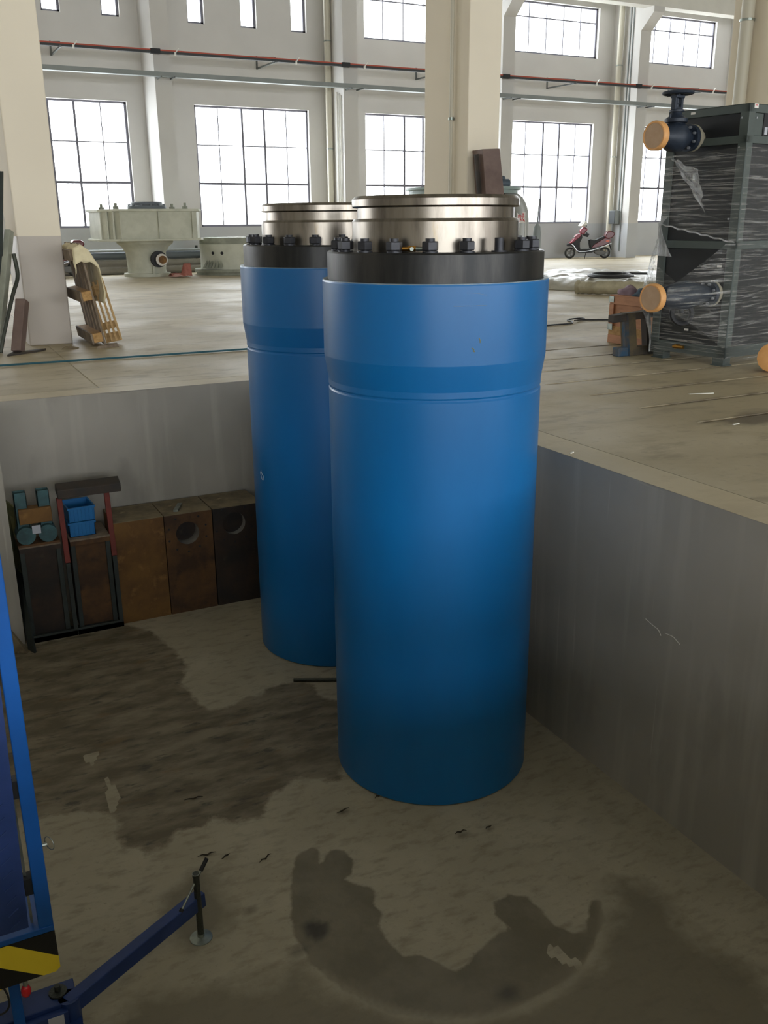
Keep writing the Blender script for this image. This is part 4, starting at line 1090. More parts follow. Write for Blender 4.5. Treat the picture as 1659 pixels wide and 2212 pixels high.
t.part('front_film', MB().grid(film_front, 40, 140), M['film_h'], smooth=True, label='clear stretch film')
def film_loose(u, v):     # loose flap at the upper left
    y = .62 - u * .26 - v * .10 + .03 * nz((u * 3, v * 3, 2)); z = 1.56 - u * .10 - v * (.06 + .26 * u) + .02 * nz((u * 4, v * 4, 9))
    return (-.05 - .07 * abs(nz((u * 4, v * 5, 3))) - .03 * math.sin(PI * u), y, z)
t.part('loose_film_flap', MB().grid(film_loose, 18, 22), M['film_d'], smooth=True, label='loose crumpled flap of film')
def film_twist(u, v):     # gathered film at the far left edge, spreading towards the lower cap
    z = 1.12 - v * .30
    w = .03 + .26 * abs(v - .22) ** 1.1
    y = Dp - .01 - u * w + .01 * nz((u * 9, v * 2, 5))
    return (-.02 - .10 * v * u - .02 * abs(nz((u * 22, v * 3, 2))), y, z)
t.part('gathered_film', MB().grid(film_twist, 40, 20), M['film_d'], smooth=True, label='gathered white-looking film')
# orange part at the right picture edge
t = Thing('orange_valve_cap', 'bright orange plastic cap on the floor before the cabinet, right edge', 'cap', (5.65, 4.74, 0))
c = Vector((5.66, 4.80, .112)); ax = Vector((-.75, -.55, .1)).normalized()
t.part('cap_shell', MB().lathe([(0, .03), (.085, .03), (.108, .02), (.112, -.04), (.108, -.09), (.10, -.09)], c, 14, ax), M['orange_cap'], smooth=True)
t.part('flange_inside', MB().cyl(c - ax * .12, c - ax * .05, .10, 20), M['valve'], smooth=True)

# ------------------------------------------------------------------ trestle, crate and clothes beside the cabinet
t = Thing('steel_trestle', 'low rusty steel trestle in front of the wooden crate', 'trestle', (5.38, 6.04, 0))
t.part('top_beam', MB().hexa([(5.155, 6.0, .285), (5.64, 6.0, .315), (5.64, 6.08, .315), (5.155, 6.08, .285), (5.155, 6.0, .346), (5.64, 6.0, .376), (5.64, 6.08, .376), (5.155, 6.08, .346)]), M['dark_rust'], bevel=.006)
t.part('leg', MB().hexa([(5.335, 5.99, 0), (5.425, 5.99, 0), (5.425, 6.04, 0), (5.335, 6.09, 0), (5.285, 5.99, .36), (5.37, 5.99, .36), (5.37, 6.04, .36), (5.285, 6.09, .36)]), M['brown_yellow'], bevel=.004)
t.part('leg_web', MB().hexa([(5.325, 6.02, 0), (5.338, 5.985, 0), (5.345, 6.0, 0), (5.33, 6.06, 0), (5.275, 6.02, .34), (5.288, 5.985, .34), (5.295, 6.0, .34), (5.28, 6.06, .34)]), M['blue_dirty'])
t.part('leg', MB().hexa([(5.545, 6.0, 0), (5.60, 6.0, 0), (5.60, 6.07, 0), (5.545, 6.07, 0), (5.495, 6.0, .33), (5.545, 6.0, .33), (5.545, 6.07, .33), (5.495, 6.07, .33)]), M['dark_rust'], bevel=.004)
t.part('base_beam', MB().box(5.36, 5.64, 6.0, 6.08, 0, .075), M['brown_yellow'], bevel=.006)
t.part('blue_base_end', MB().box(5.225, 5.36, 6.0, 6.08, 0, .075), M['blue_dirty'], bevel=.008, label='blue painted beam end')

t = Thing('wooden_crate', 'reddish plywood crate with battens standing behind the steel trestle', 'crate', (5.8, 6.83, 0), rz=math.radians(0), world=False)
# local: x to the right, -y towards the camera; visible face is x=0
CL, CW, CH = .72, .75, .44
t.part('ply_body', MB().box(.014, CW, -CL, 0, .0, CH - .012), M['wood_red'])
for (z0, z1) in ((.0, .075), (.075, .155), (CH - .085, CH)):
    t.part('batten', MB().box(0 if z0 != .075 else .004, .014, -CL, 0, z0, z1), M['wood_red'] if z0 != .075 else M['wood_end'], bevel=.002)
for (y0, y1) in ((-.06, 0), (-CL, -CL + .06)):
    t.part('upright_batten', MB().box(-.003, .011, y0, y1, .155, CH - .085), M['wood_red'], bevel=.002)
for z in (.14, CH - .05):
    t.part('corner_plate', MB().box(-.006, -.002, -.06, .002, z - .02, z + .035).box(-.006, .05, 0, .003, z - .02, z + .035), M['galv'])
t.part('lid', MB().box(-.004, CW, -CL, 0, CH - .012, CH), M['wood_red'], bevel=.002)

def lump(name, label, cat, c, rad, sc, m, seed, amp=.35, flat=0):
    mb = MB().sphere((0, 0, 0), 1, (1, 1, 1), 32)
    vs = []
    for p in mb.v:
        v = Vector(p); k = 1 + amp * mnoise.noise(v * 1.3 + Vector((seed, 0, 0))) + amp * .35 * mnoise.noise(v * 4 + Vector((0, seed, 0)))
        v = Vector((v.x * sc[0], v.y * sc[1], max(v.z * sc[2], -.02 * sc[2]))) * k * rad
        vs.append((c[0] + v.x, c[1] + v.y, c[2] + max(v.z, 0)))
    mb.v = vs
    return single(name, label, cat, mb, m, c, smooth=True, angle=180)
lump('folded_cloth', 'mauve cloth bundle on the wooden crate, left one', 'cloth', (5.92, 6.70, CH), .1, (.9, 1.1, .8), M['purple'], 3)
lump('work_trousers', 'blue-grey work trousers bundled on the wooden crate beside mauve cloth', 'clothes', (5.90, 6.49, CH), .1, (.9, 1.15, .65), M['denim'], 8)
lump('black_bag', 'small black bag on the crate next to the orange cap', 'bag', (6.12, 6.40, CH), .08, (1, 1, 1.5), M['black'], 5)

# cable across the floor, hose coil, sheet pile
single('power_cable', 'thin black cable with a loose loop on the floor left of crate', 'cable',
       MB().tube(spline([(5.5, 8.0, .01), (6.12, 8.21, .01), (6.45, 8.24, .01), (6.58, 8.36, .01), (6.66, 8.55, .012), (6.84, 8.60, .015), (6.86, 8.50, .02), (6.62, 8.37, .022), (6.80, 8.47, .012), (6.92, 8.42, .01), (7.2, 8.30, .01), (7.9, 8.2, .01)], 8), .009, 6), M['dark_hose'], (6.6, 8.3, 0), smooth=True)
single('blue_hose', 'thin blue-green hose lying straight across the upper floor', 'hose',
       MB().tube(spline([(-2.5, 8.1, .012), (-.6, 8.06, .012), (.547, 8.035, .012), (1.4, 8.02, .012), (2.6, 7.995, .012), (4.6, 7.98, .012)], 6), .009, 6), M['blue_hose'], (1, 8, 0), smooth=True)

def sheet(u, v):
    # quad between near-left, near-right, far-right, far-left
    A_, B_, C_, D_ = Vector((9.35, 13.1, 0)), Vector((10.1, 10.9, 0)), Vector((13.6, 12.6, 0)), Vector((11.9, 16.2, 0))
    p = A_.lerp(B_, u).lerp(D_.lerp(C_, u), v)
    p += Vector((nz((u * 5, v * 5, 1)), nz((u * 5, v * 5, 7)), 0)) * .18
    e = min(1, min(u, 1 - u, v, 1 - v) * 9)
    h = .16 * e ** .6 + e * (.05 * abs(nz((u * 9, v * 9, 3))) + .02 * nz((u * 28, v * 28, 5)))
    return (p.x, p.y, max(.006, h))
single('plastic_sheet_pile', 'low pile of goods under dusty clear plastic sheet on upper floor', 'plastic sheet', MB().grid(sheet, 60, 60), M['plastic_sheet'], (11.2, 13.3, 0), smooth=True, angle=180)
rp = spline([(9.30, 11.75, .10), (9.45, 11.35, .11), (9.72, 10.95, .12), (10.1, 10.55, .12), (10.7, 10.3, .12)], 12)
rl = MB().tube(rp, [.10 + .025 * nz((i * .5, 0, 0)) if 0 < i < len(rp) - 1 else .03 for i in range(len(rp))], 14)
rl.v = [(p[0] + .02 * nz((p[0] * 5, p[1] * 5, p[2] * 9)), p[1], max(.003, p[2] + .02 * nz((p[0] * 7, p[2] * 9, p[1] * 4)))) for p in rl.v]
single('wrapped_roll', 'long beige plastic-wrapped roll on the front edge of the sheet pile', 'roll', rl, M['plastic_roll'], (9.8, 10.9, .0), smooth=True, angle=180)
cpts = []
for k in range(70):
    a = 2 * PI * k / 22
    cx_, cy_ = 10.25, 12.1
    du, dv = Vector((.76, -.65, 0)), Vector((.65, .76, 0))
    r1, r2_ = .36 - .02 * (k / 22), .55 + .04 * math.sin(k / 3)
    p = Vector((cx_, cy_, .225 + .010 * (k / 22))) + du * (r1 * math.cos(a)) + dv * (r2_ * math.sin(a)); cpts.append(p)
cpts += [cpts[-1] + Vector((.1, -.12, -.01)), cpts[-1] + Vector((.2, -.2, -.01)), cpts[-1] + Vector((.30, -.28, -.01))]
single('hose_coil', 'coiled black hose on top of the plastic sheet pile', 'hose', MB().tube(spline(cpts, 2), .02, 8), M['dark_hose'], (10.25, 12.1, .2), smooth=True)

# scraps on the upper floor
for (x, y, l, a, lab) in ((4.02, 3.60, .05, .1, 'white paper scrap on the upper floor near the nearest slot end'), (4.55, 4.42, .16, -.35, 'thin white strip on the floor between two slots'), (2.80, 3.50, .03, .4, 'crumb of plaster at the pit edge beside the near cylinder')):
    single('paper_scrap', lab, 'scrap', MB().hexa([(x - l / 2, y - .004, 0.001), (x + l / 2, y - .004 + a * l, .001), (x + l / 2, y + .006 + a * l, .001), (x - l / 2, y + .006, .001), (x - l / 2, y - .004, .005), (x + l / 2, y - .004 + a * l, .007), (x + l / 2, y + .006 + a * l, .007), (x - l / 2, y + .006, .005)]), M['paper'], (x, y, 0), group='scraps on the upper floor')

# ------------------------------------------------------------------ things by the left column
# pallet leaning against the column's right side
t = Thing('wooden_pallet', 'old grey wooden pallet leaning on edge against the left column', 'pallet', (1.5, 9.4, 0))
e1 = Vector((-.14, 0, .90)).normalized(); e2 = Vector((0, 1, 0)); nn = Vector((.90, 0, .14)).normalized()
O = Vector((1.565, 8.97, .018))
def pb(t_, name, a0, a1, b0, b1, c0, c1, m, O=O, label=None):
    c = lambda a, b, g: O + e1 * a + e2 * b + nn * g
    return t_.part(name, MB().hexa([c(a0, b0, c0), c(a1, b0, c0), c(a1, b1, c0), c(a0, b1, c0), c(a0, b0, c1), c(a1, b0, c1), c(a1, b1, c1), c(a0, b1, c1)]), m, bevel=.003, label=label)
for a in (.03, .42, .80):
    pb(t, 'runner', a, a + .085, 0, .85, -.10, -.015, M['wood_end'] if a < .7 else M['wood_old'])
for k in range(5):
    pb(t, 'deck_board', .0, .93, .02 + k * .18, .13 + k * .18, -.015, .005, M['wood_old'])
for a in (.02, .41, .79):
    pb(t, 'bottom_board', a, a + .10, 0, .85, -.118, -.10, M['wood_old'])
# slatted crate side
t = Thing('slatted_panel', 'pale wooden slatted crate side leaning on the pallet', 'panel', (1.66, 9.2, 0))
TL, TR, BR, BL = Vector((1.50, 9.2, .56)), Vector((1.605, 9.1, .62)), Vector((1.735, 9.1, .04)), Vector((1.625, 9.2, .01))
for k in range(4):
    f = k / 3
    t.part('slat', MB().bar(BL.lerp(BR, f), TL.lerp(TR, f), .020, .012, (0, 1, 0)), M['wood'])
for f, w in ((.06, .09), (.26, .07), (.86, .09)):
    a, b = BL.lerp(TL, f), BR.lerp(TR, f)
    t.part('cross_board', MB().bar(a + Vector((-.01, .012, 0)), b + Vector((.01, .012, 0)), .015, w, (0, 0, 1)), M['wood'])
# canvas draped over the pallet top
def canvas(u, v):
    y = 8.93 + max(0, v - .25) * 1.0
    path = [(1.33, .78), (1.34, .90), (1.40, .93), (1.475, .87), (1.535, .75), (1.56, .62), (1.57, .50), (1.56, .40)]
    k = u * (len(path) - 1); i = min(int(k), len(path) - 2); f = k - i
    x = path[i][0] * (1 - f) + path[i + 1][0] * f; z = path[i][1] * (1 - f) + path[i + 1][1] * f
    d = .03 * nz((u * 4, v * 5, 2))
    if v < .25: z -= (.25 - v) * .6 * max(0, min(1, (.62 - u) / .3)); y -= .03 * math.sin((.25 - v) / .25 * PI / 2)
    if u > .6: x -= .03 * (u - .6) / .4 if v > .5 else 0
    return (x + abs(d) + .01, y - .02 * nz((u * 6, v * 2, 8)), z + d * .4)
single('canvas_cover', 'dirty beige canvas draped over the leaning pallet', 'canvas', MB().grid(canvas, 36, 24), M['canvas'], (1.42, 9.2, .4), smooth=True, thick=.006, angle=180)
single('wood_scrap', 'splintered dark wood scrap on the floor under the pallet', 'scrap', MB().hexa([(1.45, 8.80, 0), (1.66, 8.84, 0), (1.68, 8.94, 0), (1.50, 8.95, 0), (1.46, 8.81, .02), (1.64, 8.85, .03), (1.66, 8.93, .03), (1.52, 8.94, .02)]), M['wood_old'], (1.55, 8.87, 0))
lump('mortar_crumb', 'small pale lump of mortar on the floor before the pallet', 'rubble', (1.23, 8.93, 0), .045, (1.6, .8, .5), M['dusty_top'], 4)
# steel leaning on the column's left side
single('angle_bar', 'long dark steel angle leaning left of the column, tallest piece', 'steel bar', MB().bar((.63, 9.0, 0.02), (.865, 9.4, 1.56), .006, .035).bar((.64, 8.985, .02), (.875, 9.385, 1.56), .028, .006), M['dark_green_steel'], (.66, 9.0, 0))
single('grey_green_beam', 'pale grey-green painted beam leaning left of the column', 'beam', MB().bar((.61, 8.93, 0.02), (.865, 9.28, 1.05), .055, .07), M['grey_green_dark'], (.62, 8.95, 0), bevel=.004)
single('bent_pipe', 'dark bent pipe leaning between beam and column at left', 'pipe', MB().tube(spline([(.62, 8.80, .02), (.68, 8.86, .20), (.80, 9.0, .50), (.87, 9.1, .66), (.865, 9.16, .85)], 8), .018, 10), M['screw'], (.68, 8.86, 0), smooth=True)
single('rusty_box_tube', 'short rusty box tube standing at the foot of the left column', 'tube', MB().bar((.765, 8.82, 0.015), (.875, 9.0, .45), .09, .09), M['tube_brown'], (.77, 8.8, 0), bevel=.005)
single('floor_offcut', 'flat dark steel offcut on the floor before the left column', 'steel plate', MB().hexa([(.66, 8.66, 0), (.97, 8.86, 0), (1.02, 8.94, 0), (.72, 8.82, 0), (.66, 8.66, .018), (.97, 8.86, .018), (1.02, 8.94, .018), (.72, 8.82, .018)]), M['dark_rust'], (.85, 8.82, 0))
single('board_leaning', 'beige board leaning at the far left edge behind the steel', 'board', MB().hexa([(.50, 9.45, 0), (.62, 9.4, 0), (.64, 9.43, 0), (.52, 9.48, 0), (.70, 9.9, 1.2), (.80, 9.86, 1.2), (.81, 9.9, 1.2), (.71, 9.94, 1.2)]), M['wood'], (.56, 9.44, 0))

# ------------------------------------------------------------------ far machinery on the left
t = Thing('gear_housing', 'large pale grey gear housing on a round pedestal by the windows', 'machine', (4.72, 20.9, 0))
plan = [(4.02, 20.0), (5.62, 20.0), (5.74, 20.25), (5.74, 21.3), (5.3, 21.8), (4.1, 21.8), (3.62, 21.3), (3.70, 20.45)]
def pl(sc, z0, z1):
    c = Vector((4.70, 20.85)); return MB().prism([((p[0] - c.x) * sc + c.x, (p[1] - c.y) * sc + c.y) for p in plan], (0, 0, z0), (1, 0, 0), (0, 1, 0), (0, 0, z1 - z0))
t.part('housing', pl(1, .80, 1.35), M['grey_green'])
t.part('top_flange', pl(1.045, 1.345, 1.395), M['grey_green'], bevel=.008)
t.part('bottom_flange', pl(1.06, .755, .80), M['grey_green'], bevel=.008)
for (x, y) in ((4.02, 19.985), (4.80, 19.985), (5.52, 19.985), (3.90, 20.12), (3.80, 20.27), (3.70, 20.45)):
    t.part('stiffener', MB().box(x - .012, x + .012, y - .03, y + .05, .80, 1.345), M['grey_green'])
t.part('seam_weld', MB().box(4.79, 4.795, 19.955, 19.99, .8, 1.345), M['grey_green_dark'])
t.part('pedestal', MB().lathe([(0, 0), (.50, 0), (.50, .07), (.42, .075), (.41, .14), (.42, .30), (.43, .50), (.50, .62), (.60, .70), (.61, .757), (0, .757)], (4.70, 20.95, 0), 48), M['grey_green'], smooth=True)
t.part('pedestal_rib', MB().box(4.72, 4.76, 20.47, 20.58, .07, .22), M['grey_green'])
hub = t.part('shaft_hub', MB().cyl((4.86, 20.60, .37), (4.855, 20.40, .37), .17, 32), M['black'], smooth=True)
t.part('hub_ring', MB().cyl((4.90, 20.42, .36), (4.885, 20.30, .36), .125, 28), M['steel_dull'], parent=hub, smooth=True)
t.part('hub_core', MB().cyl((4.905, 20.31, .36), (4.90, 20.28, .36), .085, 24), M['ochre_block'], parent=hub)
cap = t.part('top_bearing', MB().lathe([(0, 1.395), (.40, 1.395), (.41, 1.42), (.41, 1.46), (.38, 1.48), (.33, 1.49), (.33, 1.53), (.30, 1.55), (0, 1.55)], (4.78, 20.85, 0), 36), M['pipe_dark'], smooth=True)
for k in range(12):
    a = 2 * PI * k / 12
    t.part('bearing_bolt', MB().cyl((4.78 + .375 * math.cos(a), 20.85 + .375 * math.sin(a), 1.46), (4.78 + .375 * math.cos(a), 20.85 + .375 * math.sin(a), 1.50), .03, 6), M['pipe_dark'], parent=cap)
for (x, y, s_) in ((3.80, 20.75, .9), (4.05, 20.5, 1.2), (5.2, 20.35, .9), (5.52, 20.5, 1.2)):
    t.part('lifting_lug', MB().cyl((x, y, 1.395), (x, y, 1.395 + .05 * s_), .06, 8).cyl((x, y, 1.44), (x, y, 1.44 + .07 * s_), .03, 8), M['grey_green_dark'])
t = Thing('slewing_drum', 'round pale machine drum with gear teeth, half hidden by blue cylinder', 'machine', (6.60, 20.8, 0))
t.part('drum', MB().lathe([(0, .05), (.70, .05), (.70, .70), (.66, .79), (.40, .80), (0, .80)], (6.60, 20.80, 0), 40), M['grey_green'], smooth=True)
t.part('base_ring', MB().lathe([(0, 0), (.80, 0), (.80, .05), (.84, .06), (.84, .12), (.70, .12)], (6.60, 20.80, 0), 40), M['grey_green_dark'], smooth=True)
t.part('dirty_rim', MB().lathe([(.703, .66), (.703, .72), (.665, .795), (.40, .805)], (6.60, 20.80, 0), 40), M['grey_green_dark'], smooth=True)
for k in range(6):
    a = math.radians(203 + k * 6)
    p = Vector((6.60 + .72 * math.cos(a), 20.80 + .72 * math.sin(a), .20)); ta = Vector((-math.sin(a), math.cos(a), 0)) * .04
    t.part('tooth', MB().add([p - ta, p + ta, p + ta * .2 + Vector((0, 0, .13)), p - ta + Vector((math.cos(a) * .1, math.sin(a) * .1, -.05)), p + ta + Vector((math.cos(a) * .1, math.sin(a) * .1, -.05))], [(0, 1, 2), (3, 4, 2), (0, 3, 2), (1, 4, 2), (0, 1, 4, 3)]), M['grey_green_dark'])
for (x, z) in ((6.04, .47), (6.20, .47)):
    a = math.atan2(-math.sqrt(.7 ** 2 - (x - 6.60) ** 2), x - 6.60)
    p = Vector((6.60 + .70 * math.cos(a), 20.80 + .70 * math.sin(a), z)); d_ = Vector((math.cos(a), math.sin(a), 0))
    t.part('bolt_hole', MB().cyl(p - d_ * .01, p + d_ * .004, .035, 14), M['black'])

# long pipes behind it
for (y, z, r, m, lab) in ((21.95, .085, .085, 'pipe_brown', 'long brown pipe on the floor by the wall, lowest one'), (22.1, .235, .078, 'pipe_brown', 'long brown pipe by the wall, second from the bottom'), (22.2, .40, .088, 'pipe_dark', 'long dark blue-grey pipe by the wall, second from the top'), (22.12, .515, .028, 'pipe_light', 'thin light grey pipe lying on top of the dark pipes')):
    single('steel_pipe', lab, 'pipe', MB().cyl((2.2, y, z), (7.4, y, z), r, 18), M[m], (4.8, y, z - r), group='long pipes by the wall', smooth=True)
t = Thing('pipe_rack', 'low steel rack holding the long pipes beside the gear housing', 'rack', (3.6, 22.1, 0))
for x in (3.3, 6.2):
    t.part('rack_post', MB().box(x, x + .05, 22.31, 22.37, 0, .60), M['dark_green_steel'])

# red rag near the drum
def rag(u, v):
    x = 5.02 + u * .44
    z = .02 + (.05 + .20 * max(0, min(1, (u - .55) / .15))) * math.sin(PI * min(1, v * 1.1)) + .02 * abs(nz((u * 8, v * 6, 1)))
    return (x, 20.05 + v * .32 + .05 * nz((u * 4, v * 4, 2)), z)
single('red_rag', 'crumpled faded red and pink rag on the floor beside the drum', 'rag', MB().grid(rag, 20, 14), M['rag_red'], (5.25, 20.2, 0), smooth=True, angle=180, thick=.01)
single('pink_paper_bag', 'flattened pinkish bag lying left of the red rag', 'bag', MB().grid(lambda u, v: (4.98 + u * .30, 19.98 + v * .22 + .02 * nz((u * 4, v * 4, 6)), .012 + .05 * math.sin(PI * u) * math.sin(PI * v) + .02 * abs(nz((u * 8, v * 7, 3)))), 14, 10), M['rag_pink'], (5.1, 20.1, 0), smooth=True, angle=180)

# ------------------------------------------------------------------ tank, box column and stand behind the central column
t = Thing('mixing_tank', 'large pale tank with flanged lid, behind the central column', 'tank', (9.9, 16.1, 0))
t.part('tank_shell', MB().lathe([(0, 0), (.8, 0), (.8, 1.5), (.8, 1.62), (0, 1.62)], (9.88, 16.15, 0), 48), M['tank'], smooth=True)
t.part('lid_flange', MB().lathe([(.9, 1.60), (1.06, 1.60), (1.06, 1.66), (1.12, 1.67), (1.12, 1.715), (0, 1.72)], (9.88, 16.15, 0), 48), M['teal_flange'], smooth=True)
elb = t.part('side_duct', MB().tube(spline([(10.40, 15.6, 1.50), (10.60, 15.6, 1.50), (10.78, 15.6, 1.40), (10.87, 15.6, 1.18), (10.88, 15.6, .7), (10.88, 15.6, .02)], 6), .16, 24), M['tank'], smooth=True)
t.part('duct_highlight', MB().box(10.875, 10.885, 15.43, 15.445, .3, 1.15), M['white_gloss'], parent=elb)  # thin white strip painting an upright highlight on the round duct
t.part('motor', MB().cyl((10.38, 15.7, 1.79), (10.62, 15.7, 1.79), .085, 18).box(10.42, 10.58, 15.62, 15.78, 1.71, 1.74).sphere((10.5, 15.7, 1.88), .05), M['motor'], smooth=True)
sn = Vector((-.57, -.82, 0)).normalized(); su = Vector((.82, -.57, 0)).normalized(); sc_ = Vector((10.88, 15.6, 1.16)) + sn * .163
stk = t.part('duct_sticker', MB().prism([(-.085, -.10), (.085, -.10), (.085, .10), (-.085, .10)], sc_, su, (0, 0, 1), sn * .004), M['sticker'], parent=elb, label='white sticker with a red character')
# the character on the sticker, brush strokes as thin bars (u to the right, z up)
strokes = [(-.06, .04, -.02, .04), (-.04, .085, -.04, -.085), (-.04, .03, -.07, -.03), (-.038, .025, -.022, .0),
           (0, .08, -.012, .055), (-.012, .055, .008, .045), (.008, .045, -.01, .025), (-.01, .025, .012, .022),
           (.052, .08, .04, .055), (.04, .055, .06, .045), (.06, .045, .042, .025), (.042, .025, .066, .022),
           (-.015, .008, .072, .008), (.026, .085, .032, -.02), (.032, -.02, .07, -.08), (.07, -.08, .074, -.055), (.066, -.02, .04, -.06), (.05, .0, .06, -.008),
           (-.004, .008, -.008, -.045), (-.008, -.045, -.022, -.08), (-.012, -.03, .026, -.03), (.002, -.03, .012, -.06)]
km = MB()
for (a, b, c, d) in strokes:
    km.prism([(a - (d - b) / math.hypot(c - a, d - b) * .0055, b + (c - a) / math.hypot(c - a, d - b) * .0055), (c - (d - b) / math.hypot(c - a, d - b) * .0055, d + (c - a) / math.hypot(c - a, d - b) * .0055), (c + (d - b) / math.hypot(c - a, d - b) * .0055, d - (c - a) / math.hypot(c - a, d - b) * .0055), (a + (d - b) / math.hypot(c - a, d - b) * .0055, b - (c - a) / math.hypot(c - a, d - b) * .0055)], sc_ + sn * .0042, su, (0, 0, 1), sn * .001)
t.part('sticker_character', km, M['red_ink'], parent=elb)
t = Thing('floor_stand', 'slim grey-green stand with a thin rod, right of the tank', 'stand', (11.57, 16, 0))
t.part('stand_body', MB().lathe([(0, 0), (.14, 0), (.13, .03), (.085, .1), (.08, .85), (.065, .98), (.02, 1.04), (0, 1.04)], (11.57, 16, 0), 18), M['duct'], smooth=True)
t.part('rod', MB().cyl((11.57, 16, 1.03), (11.60, 16, 1.52), .013, 8), M['duct'], smooth=True)
t = Thing('box_column', 'brown steel box section leaning on the front of the central column', 'steel section', (6.0, 9.15, 0))
def sh(x, z): return x - .103 * z
mb = MB().hexa([(sh(5.985, 0), 9.02, 0), (sh(6.245, 0), 8.98, 0), (sh(6.245, 0), 9.20, 0), (sh(5.985, 0), 9.22, 0), (sh(5.985, 1.85), 9.08, 1.85), (sh(6.19, 1.85), 9.05, 1.86), (sh(6.19, 1.85), 9.27, 1.86), (sh(5.985, 1.85), 9.29, 1.85)])
t.part('section', mb, M['tube_brown'], bevel=.004)
for (x, y) in ((5.905, 9.05),):
    t.part('side_flange', MB().bar((sh(5.95, 0), 9.10, .01), (sh(5.95, 1.8), 9.16, 1.80), .05, .02), M['dark_rust'])

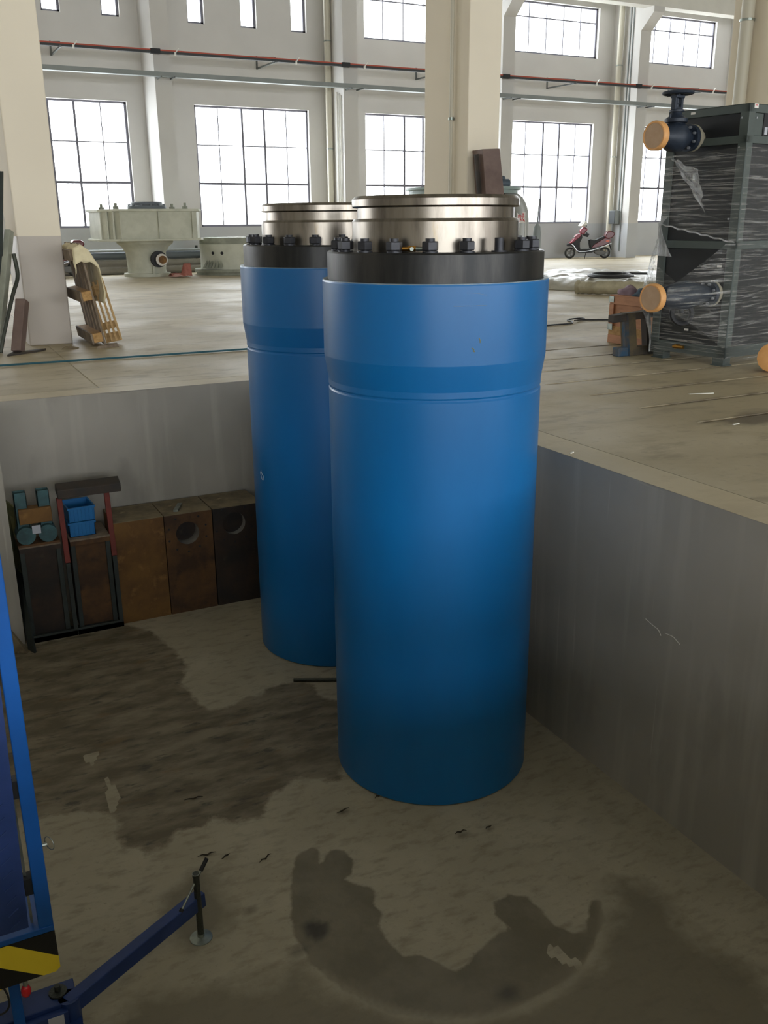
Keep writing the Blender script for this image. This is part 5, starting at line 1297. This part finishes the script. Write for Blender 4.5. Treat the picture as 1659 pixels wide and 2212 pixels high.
# ------------------------------------------------------------------ scooters
K = .00118
def scooter_proto(loc, rz, label):
    t = Thing('motor_scooter', label, 'scooter', loc, rz=rz, world=False)
    def P(pts): return [((x - 345) * K, (1045 - y) * K) for x, y in pts]
    def slab(name, pts, w, m, parent=None, bev=.01, **k):
        return t.part(name, MB().prism(P(pts), (0, -w / 2, 0), (1, 0, 0), (0, 0, 1), (0, w, 0)), m, parent=parent, bevel=bev, **k)
    for x in (345, 1235):
        cx, cz = (x - 345) * K, 137 * K
        wh = t.part('wheel', MB().torus((cx, 0, cz), (0, 1, 0), .137, .027, 36, 10), M['tyre'], smooth=True)
        rm = MB().ring((cx, 0, cz), (0, 1, 0), .115, .098, .04).cyl((cx, -.04, cz), (cx, .04, cz), .035, 16)
        for k in range(5):
            a = 2 * PI * k / 5
            rm.bar((cx, 0, cz), (cx + .105 * math.cos(a), 0, cz + .105 * math.sin(a)), .02, .018, (0, 1, 0))
        t.part('rim', rm, M['wheel_grey'], parent=wh, smooth=True)
    slab('front_mudguard', [(262, 742), (262, 690), (330, 672), (400, 690), (450, 760), (430, 775), (380, 745), (320, 745)], .13, M['black'])
    slab('leg_shield', [(320, 665), (400, 610), (470, 520), (560, 440), (620, 470), (630, 540), (575, 650), (580, 760), (600, 830), (540, 850), (470, 780), (420, 700)], .20, M['black'])
    slab('front_cowl', [(310, 668), (370, 610), (430, 540), (440, 500), (510, 445), (580, 430), (600, 480), (560, 530), (440, 620), (350, 680)], .24, M['scoot_pink'], bev=.03)
    slab('headlight', [(425, 545), (425, 505), (500, 460), (530, 470), (500, 530), (450, 560)], .12, M['silver'], bev=.02)
    slab('handlebar_cowl', [(560, 380), (600, 315), (660, 280), (740, 300), (755, 350), (720, 400), (650, 470), (580, 435)], .20, M['scoot_pink'], bev=.03)
    t.part('handlebar', MB().tube(spline([((740 - 345) * K, .26, (1045 - 455) * K), ((700 - 345) * K, .14, (1045 - 400) * K), ((680 - 345) * K, 0, (1045 - 390) * K), ((700 - 345) * K, -.14, (1045 - 400) * K), ((760 - 345) * K, -.27, (1045 - 470) * K)], 5), .014, 8), M['black'], smooth=True)
    slab('storage_pouch', [(640, 470), (740, 425), (810, 440), (780, 525), (700, 505)], .10, M['black'])
    for s_ in (-.2, .2):
        t.part('mirror', MB().sphere(((690 - 345) * K, s_, (1045 - 255) * K), .035, (.6, 1, .8), 10).cyl(((690 - 345) * K, s_ * .6, (1045 - 330) * K), ((690 - 345) * K, s_, (1045 - 260) * K), .006, 6), M['black'], smooth=True)
    slab('footboard', [(540, 850), (600, 815), (820, 805), (960, 770), (960, 860), (900, 900), (580, 915)], .24, M['black'])
    slab('side_trim', [(330, 680), (390, 690), (440, 740), (500, 830), (570, 868), (720, 862), (900, 830), (1130, 755), (1370, 665), (1370, 680), (1130, 772), (900, 850), (720, 880), (560, 885), (480, 840), (420, 755), (380, 712)], .262, M['silver'], bev=.003)
    slab('seat', [(800, 590), (830, 572), (940, 600), (1010, 575), (1080, 540), (1190, 500), (1200, 560), (1080, 640), (980, 690), (900, 760), (850, 800), (830, 720)], .22, M['black'], bev=.025)
    slab('rear_body', [(870, 780), (920, 710), (1010, 660), (1120, 590), (1200, 545), (1350, 570), (1350, 650), (1200, 720), (1000, 770), (880, 800)], .24, M['scoot_red'], bev=.025)
    slab('tail_box', [(1185, 545), (1215, 440), (1250, 385), (1380, 385), (1445, 430), (1440, 470), (1390, 540), (1300, 575)], .26, M['scoot_red'], bev=.03)
    slab('indicator_lens', [(1215, 620), (1250, 597), (1320, 605), (1300, 640), (1230, 640)], .246, M['orange_lens'], bev=.004)
    slab('engine_cover', [(950, 870), (1020, 845), (1180, 850), (1250, 900), (1200, 960), (1100, 970), (980, 930)], .15, M['wheel_grey'], bev=.015)
    slab('rear_fender', [(1330, 700), (1350, 700), (1400, 840), (1390, 845)], .10, M['black'])
    t.part('fork', MB().bar(((345 - 345) * K, -.045, 137 * K), ((480 - 345) * K, -.045, (1045 - 720) * K), .02, .03).bar((0, .045, 137 * K), ((480 - 345) * K, .045, (1045 - 720) * K), .02, .03), M['wheel_grey'])
    t.part('side_stand', MB().bar(((740 - 345) * K, -.08, (1045 - 905) * K), ((700 - 345) * K, -.16, .004), .015, .015), M['black'])
    return t
sc1 = scooter_proto((17.86, 22.99, 0), math.radians(-27), 'red and black scooter parked by the far wall, helmet on handlebar')
hp = sc1.o.matrix_basis @ Vector(((655 - 345) * K, 0, (1045 - 215) * K))
ph = math.radians(-27)
hx, hy, hz_ = 17.86 + (310 * K) * math.cos(ph), 22.99 + (310 * K) * math.sin(ph), (1045 - 205) * K
t = Thing('crash_helmet', 'white helmet hanging on the handlebar of the parked scooter', 'helmet', (hx, hy, hz_ - .08))
t.part('helmet_shell', MB().sphere((hx, hy, hz_), .105, (1.05, .95, .85), 24), M['white_gloss'], smooth=True)
t.part('visor', MB().hexa([(hx - .13, hy - .10, hz_ - .06), (hx - .03, hy - .115, hz_ + .02), (hx - .02, hy + .08, hz_ + .02), (hx - .12, hy + .10, hz_ - .06), (hx - .12, hy - .10, hz_ - .03), (hx - .04, hy - .115, hz_ + .06), (hx - .03, hy + .08, hz_ + .06), (hx - .11, hy + .10, hz_ - .03)]), M['white_gloss'], bevel=.006)
copy_thing(sc1.o, (2.20, 21.5, 0), math.radians(2), 'dark red scooter mostly hidden behind the left column and canvas')
